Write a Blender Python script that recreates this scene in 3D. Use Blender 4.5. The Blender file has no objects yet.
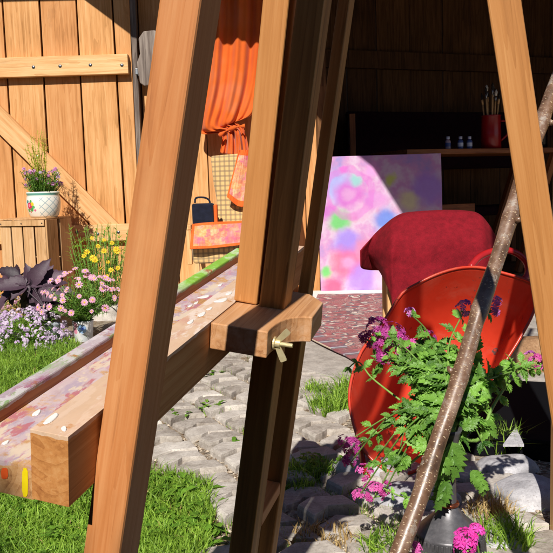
import bpy, math, random
from mathutils import Vector, Matrix, noise
R_=random.Random(7)
sc=bpy.context.scene
col=sc.collection
V=Vector
# ------------------------------------------------------------ camera model
F=780.;C0=276.5;H=.75
pit=math.atan(88.5/F);rol=.031
fw=V((0,math.cos(pit),-math.sin(pit)));r0=V((1,0,0));u0=r0.cross(fw)
rt=r0*math.cos(rol)-u0*math.sin(rol);up=rt.cross(fw)
EYE=V((0,0,H))
def ray(x,y): return rt*((x-C0)/F)-up*((y-C0)/F)+fw
def dep(x,y,d): return EYE+ray(x,y)*d
def pla(x,y,P,n):
    d=ray(x,y); return EYE+d*((V(P)-EYE).dot(n)/d.dot(n))
def gnd(x,y,z=0.): return pla(x,y,(0,0,z),V((0,0,1)))
def wal(x,y,Y): return pla(x,y,(0,Y,0),V((0,1,0)))
# ------------------------------------------------------------ object helpers
W={}
def rnd(a,b): return R_.uniform(a,b)
def tag(o,label=None,cat=None,group=None,kind=None):
    if label:o['label']=label
    if cat:o['category']=cat
    if group:o['group']=group
    if kind:o['kind']=kind
    return o
def thing(name,loc,label,cat,group=None):
    o=bpy.data.objects.new(name,None);col.objects.link(o);o.empty_display_size=.05
    o.location=loc;W[o]=Matrix.Translation(V(loc));return tag(o,label,cat,group)
def frame(o,x,y,z):
    m=Matrix.Identity(4)
    for i,a in enumerate((x,y,z)):
        a=V(a)
        for j in range(3): m[j][i]=a[j]
    for j in range(3): m[j][3]=V(o)[j]
    return m
class MB:
    def __init__(s): s.v=[];s.f=[];s.a=[];s.m=[]
    def add(s,vs,fs,var=0.,mi=0):
        n=len(s.v); s.v+= [tuple(v) for v in vs]
        s.a+= var if isinstance(var,list) else [var]*len(vs)
        for f in fs: s.f.append(tuple(i+n for i in f)); s.m.append(mi)
    def box(s,lo,hi,var=None,mi=0,M=None,jit=0.):
        if var is None: var=rnd(0,1)
        c=[V((x,y,z)) for z in (lo[2],hi[2]) for y in (lo[1],hi[1]) for x in (lo[0],hi[0])]
        if jit: c=[p+V((rnd(-jit,jit),rnd(-jit,jit),rnd(-jit,jit))) for p in c]
        if M: c=[M@p for p in c]
        s.add(c,[(0,2,3,1),(4,5,7,6),(0,1,5,4),(2,6,7,3),(0,4,6,2),(1,3,7,5)],var,mi)
    def bar(s,p,q,w,d,upv=V((0,0,1)),var=None,mi=0):
        p=V(p);q=V(q);z=(q-p).normalized();x=z.cross(upv)
        if x.length<1e-4:x=z.cross(V((0,1,0)))
        x.normalize();y=z.cross(x)
        s.box((-w/2,-d/2,0),(w/2,d/2,(q-p).length),var,mi,frame(p,x,y,z))
    def prism(s,poly,z0,z1,var=0.,mi=0,M=None,top=1.,axis=None):
        n=len(poly);cx=sum(p[0] for p in poly)/n;cy=sum(p[1] for p in poly)/n
        vs=[V((p[0],p[1],z0)) for p in poly]+[V((cx+(p[0]-cx)*top,cy+(p[1]-cy)*top,z1)) for p in poly]
        if M: vs=[M@p for p in vs]
        s.add(vs,[tuple(range(n))[::-1],tuple(range(n,2*n))]+[(i,(i+1)%n,n+(i+1)%n,n+i) for i in range(n)],var,mi)
    def tube(s,pts,rad,n=8,var=0.,mi=0,closed=False,cap=True,twist=None):
        pts=[V(p) for p in pts];m=len(pts)
        if not hasattr(rad,'__len__'): rad=[rad]*m
        vs=[];pn=None
        for i,p in enumerate(pts):
            a=pts[(i-1)%m] if (closed or i>0) else p; b=pts[(i+1)%m] if (closed or i<m-1) else p
            t=(b-a).normalized()
            if pn is None:
                pn=t.cross(V((0,0,1)))
                if pn.length<.1: pn=t.cross(V((1,0,0)))
            pn=(pn-t*pn.dot(t)).normalized();bn=t.cross(pn)
            for k in range(n):
                an=2*math.pi*k/n; vs.append(p+(pn*math.cos(an)+bn*math.sin(an))*rad[i])
        fs=[(i*n+k,i*n+(k+1)%n,((i+1)%m)*n+(k+1)%n,((i+1)%m)*n+k) for i in range(m if closed else m-1) for k in range(n)]
        if cap and not closed: fs+=[tuple(range(n))[::-1],tuple(range((m-1)*n,m*n))]
        s.add(vs,fs,var,mi)
    def lathe(s,prof,c=(0,0,0),n=28,var=0.,mi=0,M=None,cap=False):
        vs=[];c=V(c)
        for (r,z) in prof:
            for k in range(n):
                a=2*math.pi*k/n; p=V((r*math.cos(a),r*math.sin(a),z)); vs.append((M@p) if M else p+c)
        fs=[(i*n+k,i*n+(k+1)%n,(i+1)*n+(k+1)%n,(i+1)*n+k) for i in range(len(prof)-1) for k in range(n)]
        if cap: fs+=[tuple(range(n))[::-1],tuple(range((len(prof)-1)*n,len(prof)*n))]
        s.add(vs,fs,var,mi)
    def grid(s,rows,var=0.,mi=0):
        n=len(rows[0]);vs=[p for r in rows for p in r]
        s.add(vs,[(i*n+j,i*n+j+1,(i+1)*n+j+1,(i+1)*n+j) for i in range(len(rows)-1) for j in range(n-1)],var,mi)
    def build(s,name,mat,parent=None,M=None,local=False,smooth=False,bevel=0.,seg=2,solid=0.,sub=0,base=None):
        """verts are world coordinates unless local; M is the object's world frame"""
        if M is None:
            if parent is not None: M=W[parent].copy()
            else:
                if base is None:
                    n=len(s.v);base=(sum(p[0] for p in s.v)/n,sum(p[1] for p in s.v)/n,min(p[2] for p in s.v))
                M=Matrix.Translation(V(base))
        me=bpy.data.meshes.new(name)
        inv=M.inverted()
        vs=s.v if local else [tuple(inv@V(p)) for p in s.v]
        me.from_pydata(vs,[],s.f)
        me.attributes.new('var','FLOAT','POINT').data.foreach_set('value',s.a)
        ms=mat if isinstance(mat,(list,tuple)) else [mat]
        for m in ms: me.materials.append(m)
        me.polygons.foreach_set('material_index',s.m)
        if smooth: me.polygons.foreach_set('use_smooth',[True]*len(s.f))
        me.update()
        o=bpy.data.objects.new(name,me);col.objects.link(o);W[o]=M
        if parent is not None: o.parent=parent;o.matrix_basis=W[parent].inverted()@M
        else:o.matrix_basis=M
        if solid: q=o.modifiers.new('s','SOLIDIFY');q.thickness=solid;q.offset=0
        if bevel:
            q=o.modifiers.new('b','BEVEL');q.width=bevel;q.segments=seg;q.limit_method='ANGLE';q.angle_limit=math.radians(40)
        if sub: q=o.modifiers.new('u','SUBSURF');q.levels=sub;q.render_levels=sub
        return o
def board(name,p,q,x,w,d,mat,parent,bevel=.0025,off=(0,0),**k):
    """board from p to q; x = direction of its width w; d the other way; grain runs along local z"""
    p=V(p);q=V(q);z=(q-p).normalized();x=(V(x)-z*V(x).dot(z)).normalized();y=z.cross(x)
    m=MB();m.box((off[0]-w/2,off[1]-d/2,0),(off[0]+w/2,off[1]+d/2,(q-p).length))
    return m.build(name,mat,parent,M=frame(p,x,y,z),local=True,bevel=bevel,**k)
# ------------------------------------------------------------ materials
def lin(c):
    if isinstance(c,str):
        c=[int(c[i:i+2],16)/255 for i in (0,2,4)]
        c=[x/12.92 if x<=.04045 else ((x+.055)/1.055)**2.4 for x in c]
    return (c[0],c[1],c[2],1)
class NT:
    def __init__(s,name):
        s.mat=bpy.data.materials.new(name);s.mat.use_nodes=True;s.t=s.mat.node_tree;s.n=s.t.nodes;s.b=s.n['Principled BSDF'];s.out=s.n['Material Output']
    def N(s,ty,**k):
        n=s.n.new(ty)
        for a,b in k.items():
            if a.startswith('i_'): 
                key=a[2:].replace('_',' '); n.inputs[key].default_value=b
            else:setattr(n,a,b)
        return n
    def L(s,a,b): s.t.links.new(a,b)
    def co(s,scale=(1,1,1),src='Object',rot=(0,0,0),loc=(0,0,0)):
        t=s.N('ShaderNodeTexCoord');m=s.N('ShaderNodeMapping');m.inputs['Scale'].default_value=scale;m.inputs['Rotation'].default_value=rot;m.inputs['Location'].default_value=loc
        s.L(t.outputs[src],m.inputs[0]);return m.outputs[0]
    def objoff(s,vec):
        """shift a vector by the object's random number and the per-board variation"""
        oi=s.N('ShaderNodeObjectInfo');at=s.N('ShaderNodeAttribute',attribute_name='var')
        ad=s.N('ShaderNodeMath',operation='ADD');s.L(oi.outputs['Random'],ad.inputs[0]);s.L(at.outputs['Fac'],ad.inputs[1])
        mu=s.N('ShaderNodeMath',operation='MULTIPLY');mu.inputs[1].default_value=37.;s.L(ad.outputs[0],mu.inputs[0])
        v=s.N('ShaderNodeVectorMath',operation='ADD');s.L(vec,v.inputs[0])
        cb=s.N('ShaderNodeCombineXYZ');s.L(mu.outputs[0],cb.inputs[0]);s.L(mu.outputs[0],cb.inputs[1]);s.L(mu.outputs[0],cb.inputs[2])
        s.L(cb.outputs[0],v.inputs[1]);return v.outputs[0]
    def noise(s,vec,scale,det=4,rough=.55,dist=0.):
        n=s.N('ShaderNodeTexNoise');n.inputs['Scale'].default_value=scale;n.inputs['Detail'].default_value=det;n.inputs['Roughness'].default_value=rough;n.inputs['Distortion'].default_value=dist
        s.L(vec,n.inputs['Vector']);return n.outputs['Fac']
    def ramp(s,fac,stops,interp='LINEAR'):
        r=s.N('ShaderNodeValToRGB');e=r.color_ramp.elements;r.color_ramp.interpolation=interp
        while len(e)<len(stops): e.new(.5)
        for k,(p,c) in enumerate(stops): e[k].position=p;e[k].color=lin(c)
        s.L(fac,r.inputs[0]);return r.outputs[0]
    def mix(s,fac,a,b,blend='MIX'):
        m=s.N('ShaderNodeMix',data_type='RGBA',blend_type=blend)
        for v,i in ((fac,0),(a,6),(b,7)):
            if hasattr(v,'links'): s.L(v,m.inputs[i])
            elif i==0: m.inputs[0].default_value=v
            else: m.inputs[i].default_value=lin(v)
        return m.outputs[2]
    def math(s,op,a,b=None,clamp=False):
        m=s.N('ShaderNodeMath',operation=op,use_clamp=clamp)
        for i,v in enumerate((a,b)):
            if v is None: continue
            if hasattr(v,'links'): s.L(v,m.inputs[i])
            else: m.inputs[i].default_value=v
        return m.outputs[0]
    def bump(s,h,strength=.3,dist=.002,prev=None):
        b=s.N('ShaderNodeBump');b.inputs['Strength'].default_value=strength;b.inputs['Distance'].default_value=dist;s.L(h,b.inputs['Height'])
        if prev: s.L(prev,b.inputs['Normal'])
        return b.outputs[0]
    def done(s,colr=None,rough=.6,nrm=None,metal=0.,spec=None,trans=0.,sheen=0.):
        if colr is not None:
            if hasattr(colr,'links'): s.L(colr,s.b.inputs['Base Color'])
            else: s.b.inputs['Base Color'].default_value=lin(colr)
        if hasattr(rough,'links'): s.L(rough,s.b.inputs['Roughness'])
        else: s.b.inputs['Roughness'].default_value=rough
        s.b.inputs['Metallic'].default_value=metal
        if spec is not None: s.b.inputs['Specular IOR Level'].default_value=spec
        if sheen: s.b.inputs['Sheen Weight'].default_value=sheen
        if nrm: s.L(nrm,s.b.inputs['Normal'])
        if trans:
            t=s.N('ShaderNodeBsdfTranslucent');m=s.N('ShaderNodeMixShader');m.inputs[0].default_value=trans
            if hasattr(colr,'links'): s.L(colr,t.inputs[0])
            else: t.inputs[0].default_value=lin(colr)
            if nrm: s.L(nrm,t.inputs['Normal'])
            s.L(s.b.outputs[0],m.inputs[1]);s.L(t.outputs[0],m.inputs[2]);s.L(m.outputs[0],s.out.inputs[0])
        return s.mat
def wood(name,dark,mid,light,fine=90.,rings=14.,knots=0.,rough=.55,varamt=.25,wear=0.,rc=.13,paint=None):
    n=NT(name)
    v=n.objoff(n.co((1,1,1)))
    def st(sx,sz):
        m=n.N('ShaderNodeMapping');m.inputs['Scale'].default_value=(sx,sx,sz);n.L(v,m.inputs[0]);return m.outputs[0]
    warp=n.noise(st(3,.8),1.6,3)
    # growth rings: stretched distance field, warped
    big=n.noise(st(rings,.55),1.,3,.5,1.2)
    saw=n.math('FRACT',n.math('MULTIPLY',n.math('ADD',big,n.math('MULTIPLY',warp,.4)),7.))
    ring=n.math('POWER',saw,2.)
    fib=n.noise(st(fine,2.2),1.,5,.65)
    fib2=n.noise(st(fine*3,14.),1.,3,.6)
    f=n.math('ADD',n.math('MULTIPLY',ring,rc),n.math('MULTIPLY',fib,.62))
    f=n.math('ADD',f,n.math('MULTIPLY',fib2,.22))
    f=n.math('ADD',f,n.math('MULTIPLY',n.noise(st(2.2,1.2),2.,2),.36))
    c=n.ramp(f,[(.45,light),(.68,mid),(.95,dark)])
    at=n.N('ShaderNodeAttribute',attribute_name='var')
    if varamt:
        c=n.mix(n.math('MULTIPLY',at.outputs['Fac'],varamt),c,mid,'MULTIPLY')
    if knots:
        vo=n.N('ShaderNodeTexVoronoi',feature='F1');vo.inputs['Scale'].default_value=1.;n.L(st(6.5,1.9),vo.inputs['Vector'])
        rr=n.math('ADD',vo.outputs['Distance'],n.math('MULTIPLY',fib,.03))
        k=n.ramp(rr,[(.06,(1,1,1)),(.10,(.25,.25,.25)),(.13,(0,0,0))])
        # only some cells carry a knot
        sel=n.math('GREATER_THAN',n.math('FRACT',n.math('MULTIPLY',vo.outputs['Color'],7.)),1-knots)
        kk=n.math('MULTIPLY',k,sel)
        c=n.mix(n.math('MULTIPLY',kk,.8),c,dark if isinstance(dark,str) else dark)
        c=n.mix(n.math('MULTIPLY',n.math('MULTIPLY',kk,kk),.6),c,'3a1c08')
    po=n.ramp(n.noise(st(fine*4,7.),1.,2,.5),[(.66,(0,0,0)),(.74,(1,1,1))])
    c=n.mix(n.math('MULTIPLY',po,.30),c,dark)
    sm=n.ramp(n.noise(st(5,2.2),1.5,6,.72),[(.60,(0,0,0)),(.72,(1,1,1))])
    c=n.mix(n.math('MULTIPLY',sm,.22),c,'5c4632','MULTIPLY')
    if wear:
        w=n.ramp(n.noise(st(9,4),1.6,6,.7),[(.5,(0,0,0)),(.72,(1,1,1))])
        c=n.mix(n.math('MULTIPLY',w,wear),c,'7a5a3a','MULTIPLY')
    if paint:
        c=paint(n,c,v)
    b=n.bump(n.math('ADD',fib,n.math('MULTIPLY',ring,.4)),.35,.0012)
    b=n.bump(fib2,.25,.0005,b)
    return n.done(c,n.math('ADD',n.math('MULTIPLY',fib,.25),rough-.1),b,spec=.35)
def plain(name,c0,c1=None,rough=.6,sc_=40.,bump=.2,bd=.001,metal=0.,trans=0.,spec=None,sheen=0.,det=4):
    n=NT(name);v=n.co()
    f=n.noise(v,sc_,det)
    at=n.N('ShaderNodeAttribute',attribute_name='var')
    g=n.math('ADD',n.math('MULTIPLY',f,.6),n.math('MULTIPLY',at.outputs['Fac'],.6))
    c=n.ramp(g,[(.3,c0),(.85,c1 or c0)])
    return n.done(c,rough,n.bump(f,bump,bd) if bump else None,metal,spec,trans,sheen)
def leafmat(name,c0,c1,rough=.45,trans=.3,vein=0.):
    n=NT(name);v=n.co()
    at=n.N('ShaderNodeAttribute',attribute_name='var')
    f=n.math('ADD',n.math('MULTIPLY',n.noise(v,45.,5,.65),.55),n.math('MULTIPLY',at.outputs['Fac'],.7))
    c=n.ramp(f,[(.22,c0),(.98,c1)])
    bl=n.ramp(n.noise(v,19.,4,.7),[(.62,(0,0,0)),(.74,(1,1,1))])
    if vein: c=n.mix(n.math('MULTIPLY',bl,.35),c,'a8a04c')
    vb_=n.math('ADD',n.noise(v,120.,4,.6),n.noise(v,420.,2))
    return n.done(c,rough,n.bump(vb_,.55,.0015),0,.45,trans)
PINE=wood('pine_boards','94652f','cc945a','deae76',rings=9,fine=70,knots=.42,varamt=.42,rough=.7)
RAIL=wood('rail_pine','a8743f','d6a46c','e6c08c',rings=10,fine=60,knots=.25,rough=.65)
CRATE=wood('crate_wood','86602f','cba070','dcb88c',rings=8,fine=60,knots=.15,rough=.7,varamt=.3)
EASEL=wood('easel_beech','84481f','ba7744','ca8e5c',rings=16,fine=110,rough=.5,varamt=.0,wear=.15,rc=.1)
EASELR=wood('mast_dark_wood','5a3e1a','a07038','bb8a4c',rings=14,fine=80,rough=.6,varamt=.0,rc=.14)
EASEL2=wood('easel_pine_strut','8e5a2a','b87c44','c99058',rings=20,fine=120,rc=.12,rough=.5,varamt=.0)
OLDW=wood('weathered_wood','2a2220','6c5f57','9c8f84',rings=12,fine=60,rough=.8,varamt=.2)
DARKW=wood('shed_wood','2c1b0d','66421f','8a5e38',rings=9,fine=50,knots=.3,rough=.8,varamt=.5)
TABLEW=wood('table_wood','4a2208','8a4d20','b0703a',rings=12,fine=60,rough=.5)
BRASS=plain('brass','c9b27a','f0e4b8',.38,120,.15,.0004,metal=.55)
STEEL=plain('zinc_steel','6f7276','a5a8aa',.4,60,.1,.0004,metal=.9)
IRON=plain('old_iron','22201f','57524d',.55,60,.3,.0006,metal=.6)
GREENF=leafmat('leaf_green','2c5a14','7fae3a')
GREEND=leafmat('leaf_dark_green','173a10','3f7420')
VERB=leafmat('verbena_leaf','245016','90c452',.42,.28,1.)
STEMG=leafmat('stem_green','4f7a28','8fb558',.5,.1)
GRASSM=leafmat('grass_blade','2c5c0e','b0d650',.5,.38,1.)
DRYG=leafmat('dry_grass','8a6b3a','d8bd84',.7,.2)
PURL=leafmat('dark_purple_leaf','281a24','57404f',.5,.1)
MAG=leafmat('petal_magenta','b0187c','f078c8',.5,.3)
PURP=leafmat('petal_purple','8a1668','d458b0',.5,.3)
ORCH=leafmat('petal_orchid','a83aa0','e89ae0',.5,.3)
LIL=leafmat('petal_lilac','c79ad8','f0dcf4',.5,.3)
HOT=leafmat('petal_hot_pink','d1128e','fb5fd0',.5,.3)
PINKW=leafmat('petal_pale_pink','d884b0','f0c4da',.5,.3)
YEL=leafmat('petal_yellow','e8b800','ffe23a',.5,.3)
YGR=leafmat('leaf_yellow_green','8aa018','d8d850',.5,.35)
# ------------------------------------------------------------ setting: ground
def gravel_mat():
    n=NT('soil_gravel');v=n.co()
    vo=n.N('ShaderNodeTexVoronoi');vo.inputs['Scale'].default_value=85.;n.L(v,vo.inputs['Vector'])
    a=n.ramp(n.math('MULTIPLY',vo.outputs['Color'],1.),[(0.,'4e3a28'),(.35,'8d7355'),(.6,'a9a092'),(1.,'cabfab')])
    b=n.ramp(n.noise(v,7.,6,.7),[(.35,'4a3725'),(.7,'a4917a')])
    c=n.mix(.5,a,b)
    h=n.math('ADD',n.math('MULTIPLY',vo.outputs['Distance'],-1.),n.noise(v,40.,5,.7))
    return n.done(c,.9,n.bump(h,.9,.006))
GRAV=gravel_mat()
m=MB()
N_=40
m.grid([[V((-60+120*i/N_, -20+140*j/N_,0)) for i in range(N_+1)] for j in range(N_+1)])
tag(m.build('ground',GRAV,base=(0,0,0)),kind='structure')
def stone_mat(name,a='6f6a66',b='a9a5a1',c_='c9c6c2'):
    n=NT(name);v=n.objoff(n.co())
    f=n.noise(v,14.,8,.72);g=n.noise(v,120.,4,.7)
    at=n.N('ShaderNodeAttribute',attribute_name='var')
    x=n.math('ADD',n.math('MULTIPLY',f,.7),n.math('MULTIPLY',g,.3))
    x=n.math('ADD',x,n.math('MULTIPLY',n.math('SUBTRACT',at.outputs['Fac'],.5),.16))
    c=n.ramp(x,[(.3,a),(.5,b),(.68,c_)])
    sp=n.ramp(n.noise(v,260.,2,.5),[(.62,(0,0,0)),(.7,(1,1,1))])
    c=n.mix(n.math('MULTIPLY',sp,.45),c,'5c4a3c')
    return n.done(c,.85,n.bump(n.math('ADD',f,n.math('MULTIPLY',g,.35)),.7,.004))
PAVER=stone_mat('grey_paver','7a6f64','b3aaa0','d6cec4')
SLAB=stone_mat('pale_slab','8e867e','b9b1a8','d6cfc6')
ROCK=stone_mat('pale_rock','77757a','a9a7ab','cfcdd0')
BROCK=stone_mat('brown_rock','5a3d28','94704f','b79674')
# paving: interlocking chevron pavers with wide gravelly joints
def inpoly(p,poly):
    x,y=p[0],p[1];c=False;n=len(poly)
    for i in range(n):
        a=poly[i];b=poly[i-1]
        if (a[1]>y)!=(b[1]>y) and x<(b[0]-a[0])*(y-a[1])/(b[1]-a[1])+a[0]: c=not c
    return c
def G(*pts): return [(gnd(x,y).x,gnd(x,y).y) for x,y in pts]
lawnA=G((-260,318),(40,322),(62,335),(78,346),(95,375),(60,420),(120,455),(150,478),(205,486),(218,505),(214,530),(205,560),(190,640),(-500,700),(-900,500))
pavereg=G((62,372),(240,352),(300,372),(345,380),(352,420),(385,440),(470,470),(540,505),(560,560),(560,700),(120,700),(60,600),(60,440))
m=MB()
ang=math.radians(28);ca,sa=math.cos(ang),math.sin(ang)
pw,ph_=.132,.074
for i in range(-48,48):
    for j in range(-56,80):
        ox=i*(pw+.020)+ (j%2)*.006; oy=j*(ph_+.024)+(i%2)*.010
        cx,cy=ox+pw/2,oy+ph_/2
        X=cx*ca-cy*sa;Y=2.4+cx*sa+cy*ca
        if not inpoly((X,Y),pavereg) or inpoly((X,Y),lawnA): continue
        if Y>3.35 and R_.random()<.12: continue
        k=.027
        pts=[(0,0),(pw*.27,k*.5),(pw*.5,k),(pw*.77,k*.45),(pw,0),(pw,ph_),(pw*.73,ph_+k*.45),(pw*.5,ph_+k),(pw*.25,ph_+k*.5),(0,ph_)]
        q=[];dz=rnd(-.006,.006);ra=rnd(-.07,.07);s_=rnd(.9,1.02)
        for (a,b) in pts:
            a=(a-pw/2)*s_+rnd(-.006,.006);b=(b-ph_/2)*s_+rnd(-.005,.005)
            a,b=a*math.cos(ra)-b*math.sin(ra),a*math.sin(ra)+b*math.cos(ra)
            a+=cx;b+=cy
            q.append((a*ca-b*sa,2.4+a*sa+b*ca))
        n=len(q);gx=sum(p[0] for p in q)/n;gy=sum(p[1] for p in q)/n;va=rnd(0,1)
        tx,ty=rnd(-.022,.022),rnd(-.022,.022)
        def lay(sc1,z): return [V((gx+(a-gx)*sc1,gy+(b-gy)*sc1,z+dz+(a-gx)*tx+(b-gy)*ty)) for a,b in q]
        vs=lay(1.03,-.02)+lay(1,.013)+lay(.95,.020)+lay(.86,.021)
        fs=[(l*n+t,l*n+(t+1)%n,(l+1)*n+(t+1)%n,(l+1)*n+t) for l in range(3) for t in range(n)]+[tuple(range(3*n,4*n))]
        m.add(vs,fs,va)
tag(m.build('paving',PAVER,base=(0,2.4,0)),kind='structure')
m=MB()
for _ in range(9000):
    p=gnd(rnd(90,520),rnd(352,590))
    if not inpoly(p,pavereg) or inpoly(p,lawnA) or noise.noise(V((p.x*6,p.y*6,11)))<.13: continue
    h_=rnd(.02,.034);a_=rnd(0,6.28);q_=V((math.cos(a_),math.sin(a_),0))*.0012;l_=V((rnd(-1,1),rnd(-1,1),0))*.012
    m.add([p-q_,p+q_,p+l_+V((0,0,h_))],[(0,1,2)],rnd(0,1))
tag(m.build('joint_moss',GRASSM,base=(.1,2.4,0)),kind='stuff')
# concrete apron in front of the shed
ap=G((92,352),(118,322),(175,318),(320,300),(640,285),(900,330),(600,420),(420,440),(352,424),(345,384),(300,372),(240,355),(150,352))
m=MB();m.prism(ap[::-1],-.01,.018);tag(m.build('concrete_apron',SLAB,bevel=.004),kind='structure')
# pebbles
m=MB()
for _ in range(9000):
    x,y=rnd(60,560),rnd(350,560)
    p=gnd(x,y)
    if inpoly(p,lawnA) or p.y>3.7: continue
    r=rnd(.0018,.0065);M_=Matrix.Translation((p.x,p.y,r*.4))@Matrix.Rotation(rnd(0,6),4,'Z')@Matrix.Diagonal((r*rnd(.8,1.6),r,r*.7,1))
    oc=[M_@V(q) for q in ((1,0,0),(0,1,0),(-1,0,0),(0,-1,0),(0,0,1),(0,0,-1))]
    m.add(oc,[(0,1,4),(1,2,4),(2,3,4),(3,0,4)],rnd(0,1))
tag(m.build('gravel',plain('pebbles','5c4632','c8b8a2',.85,90),base=(0,2,0)),kind='stuff')
m.v=[];
# ------------------------------------------------------------ grass
def blade(m,x,y,h,w,var,z=0.,lean=.5):
    a=rnd(0,6.283);l=rnd(.1,lean)*h;b=rnd(0,6.283)
    dx,dy=math.cos(a)*w,math.sin(a)*w;lx,ly=math.cos(b)*l,math.sin(b)*l
    m.add([(x-dx,y-dy,z),(x+dx,y+dy,z),(x+dx*.7+lx*.35,y+dy*.7+ly*.35,z+h*.6),(x-dx*.7+lx*.35,y-dy*.7+ly*.35,z+h*.6),(x+lx,y+ly,z+h*(1-.25*l/h))],
          [(0,1,2,3),(3,2,4)],var)
def density_px(fn,n,x0,x1,y0,y1):
    for _ in range(n):
        x,y=rnd(x0,x1),rnd(y0,y1);p=gnd(x,y);fn(p,x,y)
m=MB()
def g1(p,x,y):
    if not inpoly(p,lawnA): return
    c=(noise.noise(V((p.x*4,p.y*4,0)))+.6*noise.noise(V((p.x*13,p.y*13,2))))*.6+.5;c=min(1,max(0,c))
    blade(m,p.x,p.y,rnd(.018,.055)*(1.4-.6*c),rnd(.0010,.0027),min(1,max(0,c*.6+rnd(0,.5))),0,.9)
density_px(g1,42000,-30,235,322,600)
density_px(g1,12000,-60,120,322,400)
tag(m.build('lawn_grass',GRASSM,base=(-.6,2.4,0)),kind='stuff')
m=MB()
for _ in range(1500):
    x,y=rnd(-20,225),rnd(325,590);p=gnd(x,y)
    if inpoly(p,lawnA): blade(m,p.x,p.y,rnd(.012,.035),.0012,rnd(0,1),.01,1.6)
tag(m.build('dry_thatch',DRYG,base=(-.6,2.4,0)),kind='stuff')
m=MB()
m.prism(lawnA[::-1],-.01,.006);tag(m.build('lawn_soil',plain('soil','22300d','3c4a1a',.95,60,.5,.004),base=(-.6,2.4,0)),kind='structure')
# broad weeds + clover in the lawn
def leaf(m,p,d,nrm,L,Wd,var=.5,serr=0.,bend=.3,fold=.25,n=6,lobe=0,mi=0,shape=.42):
    p=V(p);d=V(d).normalized();nrm=V(nrm)
    s=d.cross(nrm)
    if s.length<1e-3: s=d.cross(V((1,.2,0)))
    s.normalize();nn=s.cross(d)
    rows=[]
    for i in range(n+1):
        t=i/n
        w=math.sin(math.pi*min(1,t**(math.log(.5)/math.log(shape))) )**.75 if 0<t<1 else 0
        w=max(w,.04 if i==0 else 0)
        if serr and 0<i<n: w*= (1-serr) if i%2 else 1.
        if lobe and 0<i<n: w*=(1-.5*abs(math.sin(t*math.pi*lobe)))
        c=p+d*(L*t)-nn*(bend*L*t*t)
        sh=d*(L*.06 if (serr and i%2==0) else 0)
        rows.append([c-s*(w*Wd/2)+nn*(fold*w*Wd/2)+sh,c,c+s*(w*Wd/2)+nn*(fold*w*Wd/2)+sh])
    m.grid(rows,var,mi)
m=MB()
def weed(m,p,R,n=12,up_=.5,L=.04,serr=.25):
    for k in range(n):
        a=rnd(0,6.283);q=V((p[0]+rnd(-R,R),p[1]+rnd(-R,R),rnd(.004,.03)))
        leaf(m,q,(math.cos(a),math.sin(a),rnd(.1,up_)),(0,0,1),L*rnd(.6,1.3),L*.5,rnd(.3,1),serr,.5,.2,6)
for (x,y) in [(168,515),(186,500),(176,532),(200,508),(150,540),(190,540),(165,490),(205,540),(60,540),(20,520),(10,380),(45,360),(80,545),(30,400),(50,372),(5,350)]:
    weed(m,gnd(x,y),.05,16,.7,.045)
for _ in range(900):
    x,y=rnd(-20,215),rnd(330,575);p=gnd(x,y)
    if not inpoly(p,lawnA) or noise.noise(V((p.x*5,p.y*5,7)))<.05: continue
    h_=rnd(.02,.045);a0=rnd(0,6.28)
    for k in range(3):
        a=a0+k*2.094;leaf(m,(p.x,p.y,h_),(math.cos(a),math.sin(a),.15),(0,0,1),.011,.011,rnd(.2,1),0,.2,.1,4,0,0,.6)
tag(m.build('lawn_weeds',GREENF,base=(-.5,2,0)),kind='stuff')
def tuft(x,y,spr,n,h,label,dry=0,mat=None):
    c=gnd(x,y);m=MB()
    for _ in range(n):
        a=rnd(0,6.283);r=spr*math.sqrt(rnd(0,1))
        blade(m,c.x+math.cos(a)*r,c.y+math.sin(a)*r,rnd(.5,1)*h,rnd(.0014,.0026),rnd(0,1),0,1.1)
    o=m.build('grass_tuft',mat or GRASSM,base=(c.x,c.y,0))
    return tag(o,label,'grass tuft','grass tufts between the paving stones')
tuft(333,412,.075,420,.10,'grass tuft growing beside the left edge of the red tub')
tuft(352,398,.06,300,.11,'tall grass tuft right beside the red tub, behind the tuft at its left edge')
tuft(318,395,.05,160,.07,'small grass tuft on the edge of the concrete apron')
tuft(309,476,.06,340,.06,'low round tuft in the joint just right of the mast foot')
tuft(296,490,.04,160,.045,'tiny tuft nearest the mast foot')
tuft(322,545,.07,150,.05,'dry straw coloured tuft at the bottom beside the mast shadow',mat=DRYG)
tuft(270,402,.03,60,.05,'tiny tuft behind the mast below the clamp')
tuft(505,548,.06,260,.08,'grass tuft in front of the grey stones')
tuft(490,520,.05,220,.07,'dry tuft growing between vase and grey stones',mat=DRYG)
tuft(505,455,.04,120,.12,'long loose grass blades leaning over the grey stones')
tuft(390,553,.06,260,.06,'low dark tuft in the shade left of the stick foot')
for (x,y,l) in [(212,411,'small green weed in a paving joint near the tray beam'),(240,445,'weed seedling beside the left side of the mast'),(318,470,'leafy clover weed between pavers right of the mast'),(215,378,'tiny weed at the far end of the pavers'),(180,420,'tiny weed in the joint beside the near easel leg')]:
    m=MB();weed(m,gnd(x,y),.03 if x<300 else .06,14 if x<300 else 60,.7,.03);tag(m.build('weed',GREENF),l,'weed','weeds in the paving joints')
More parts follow.
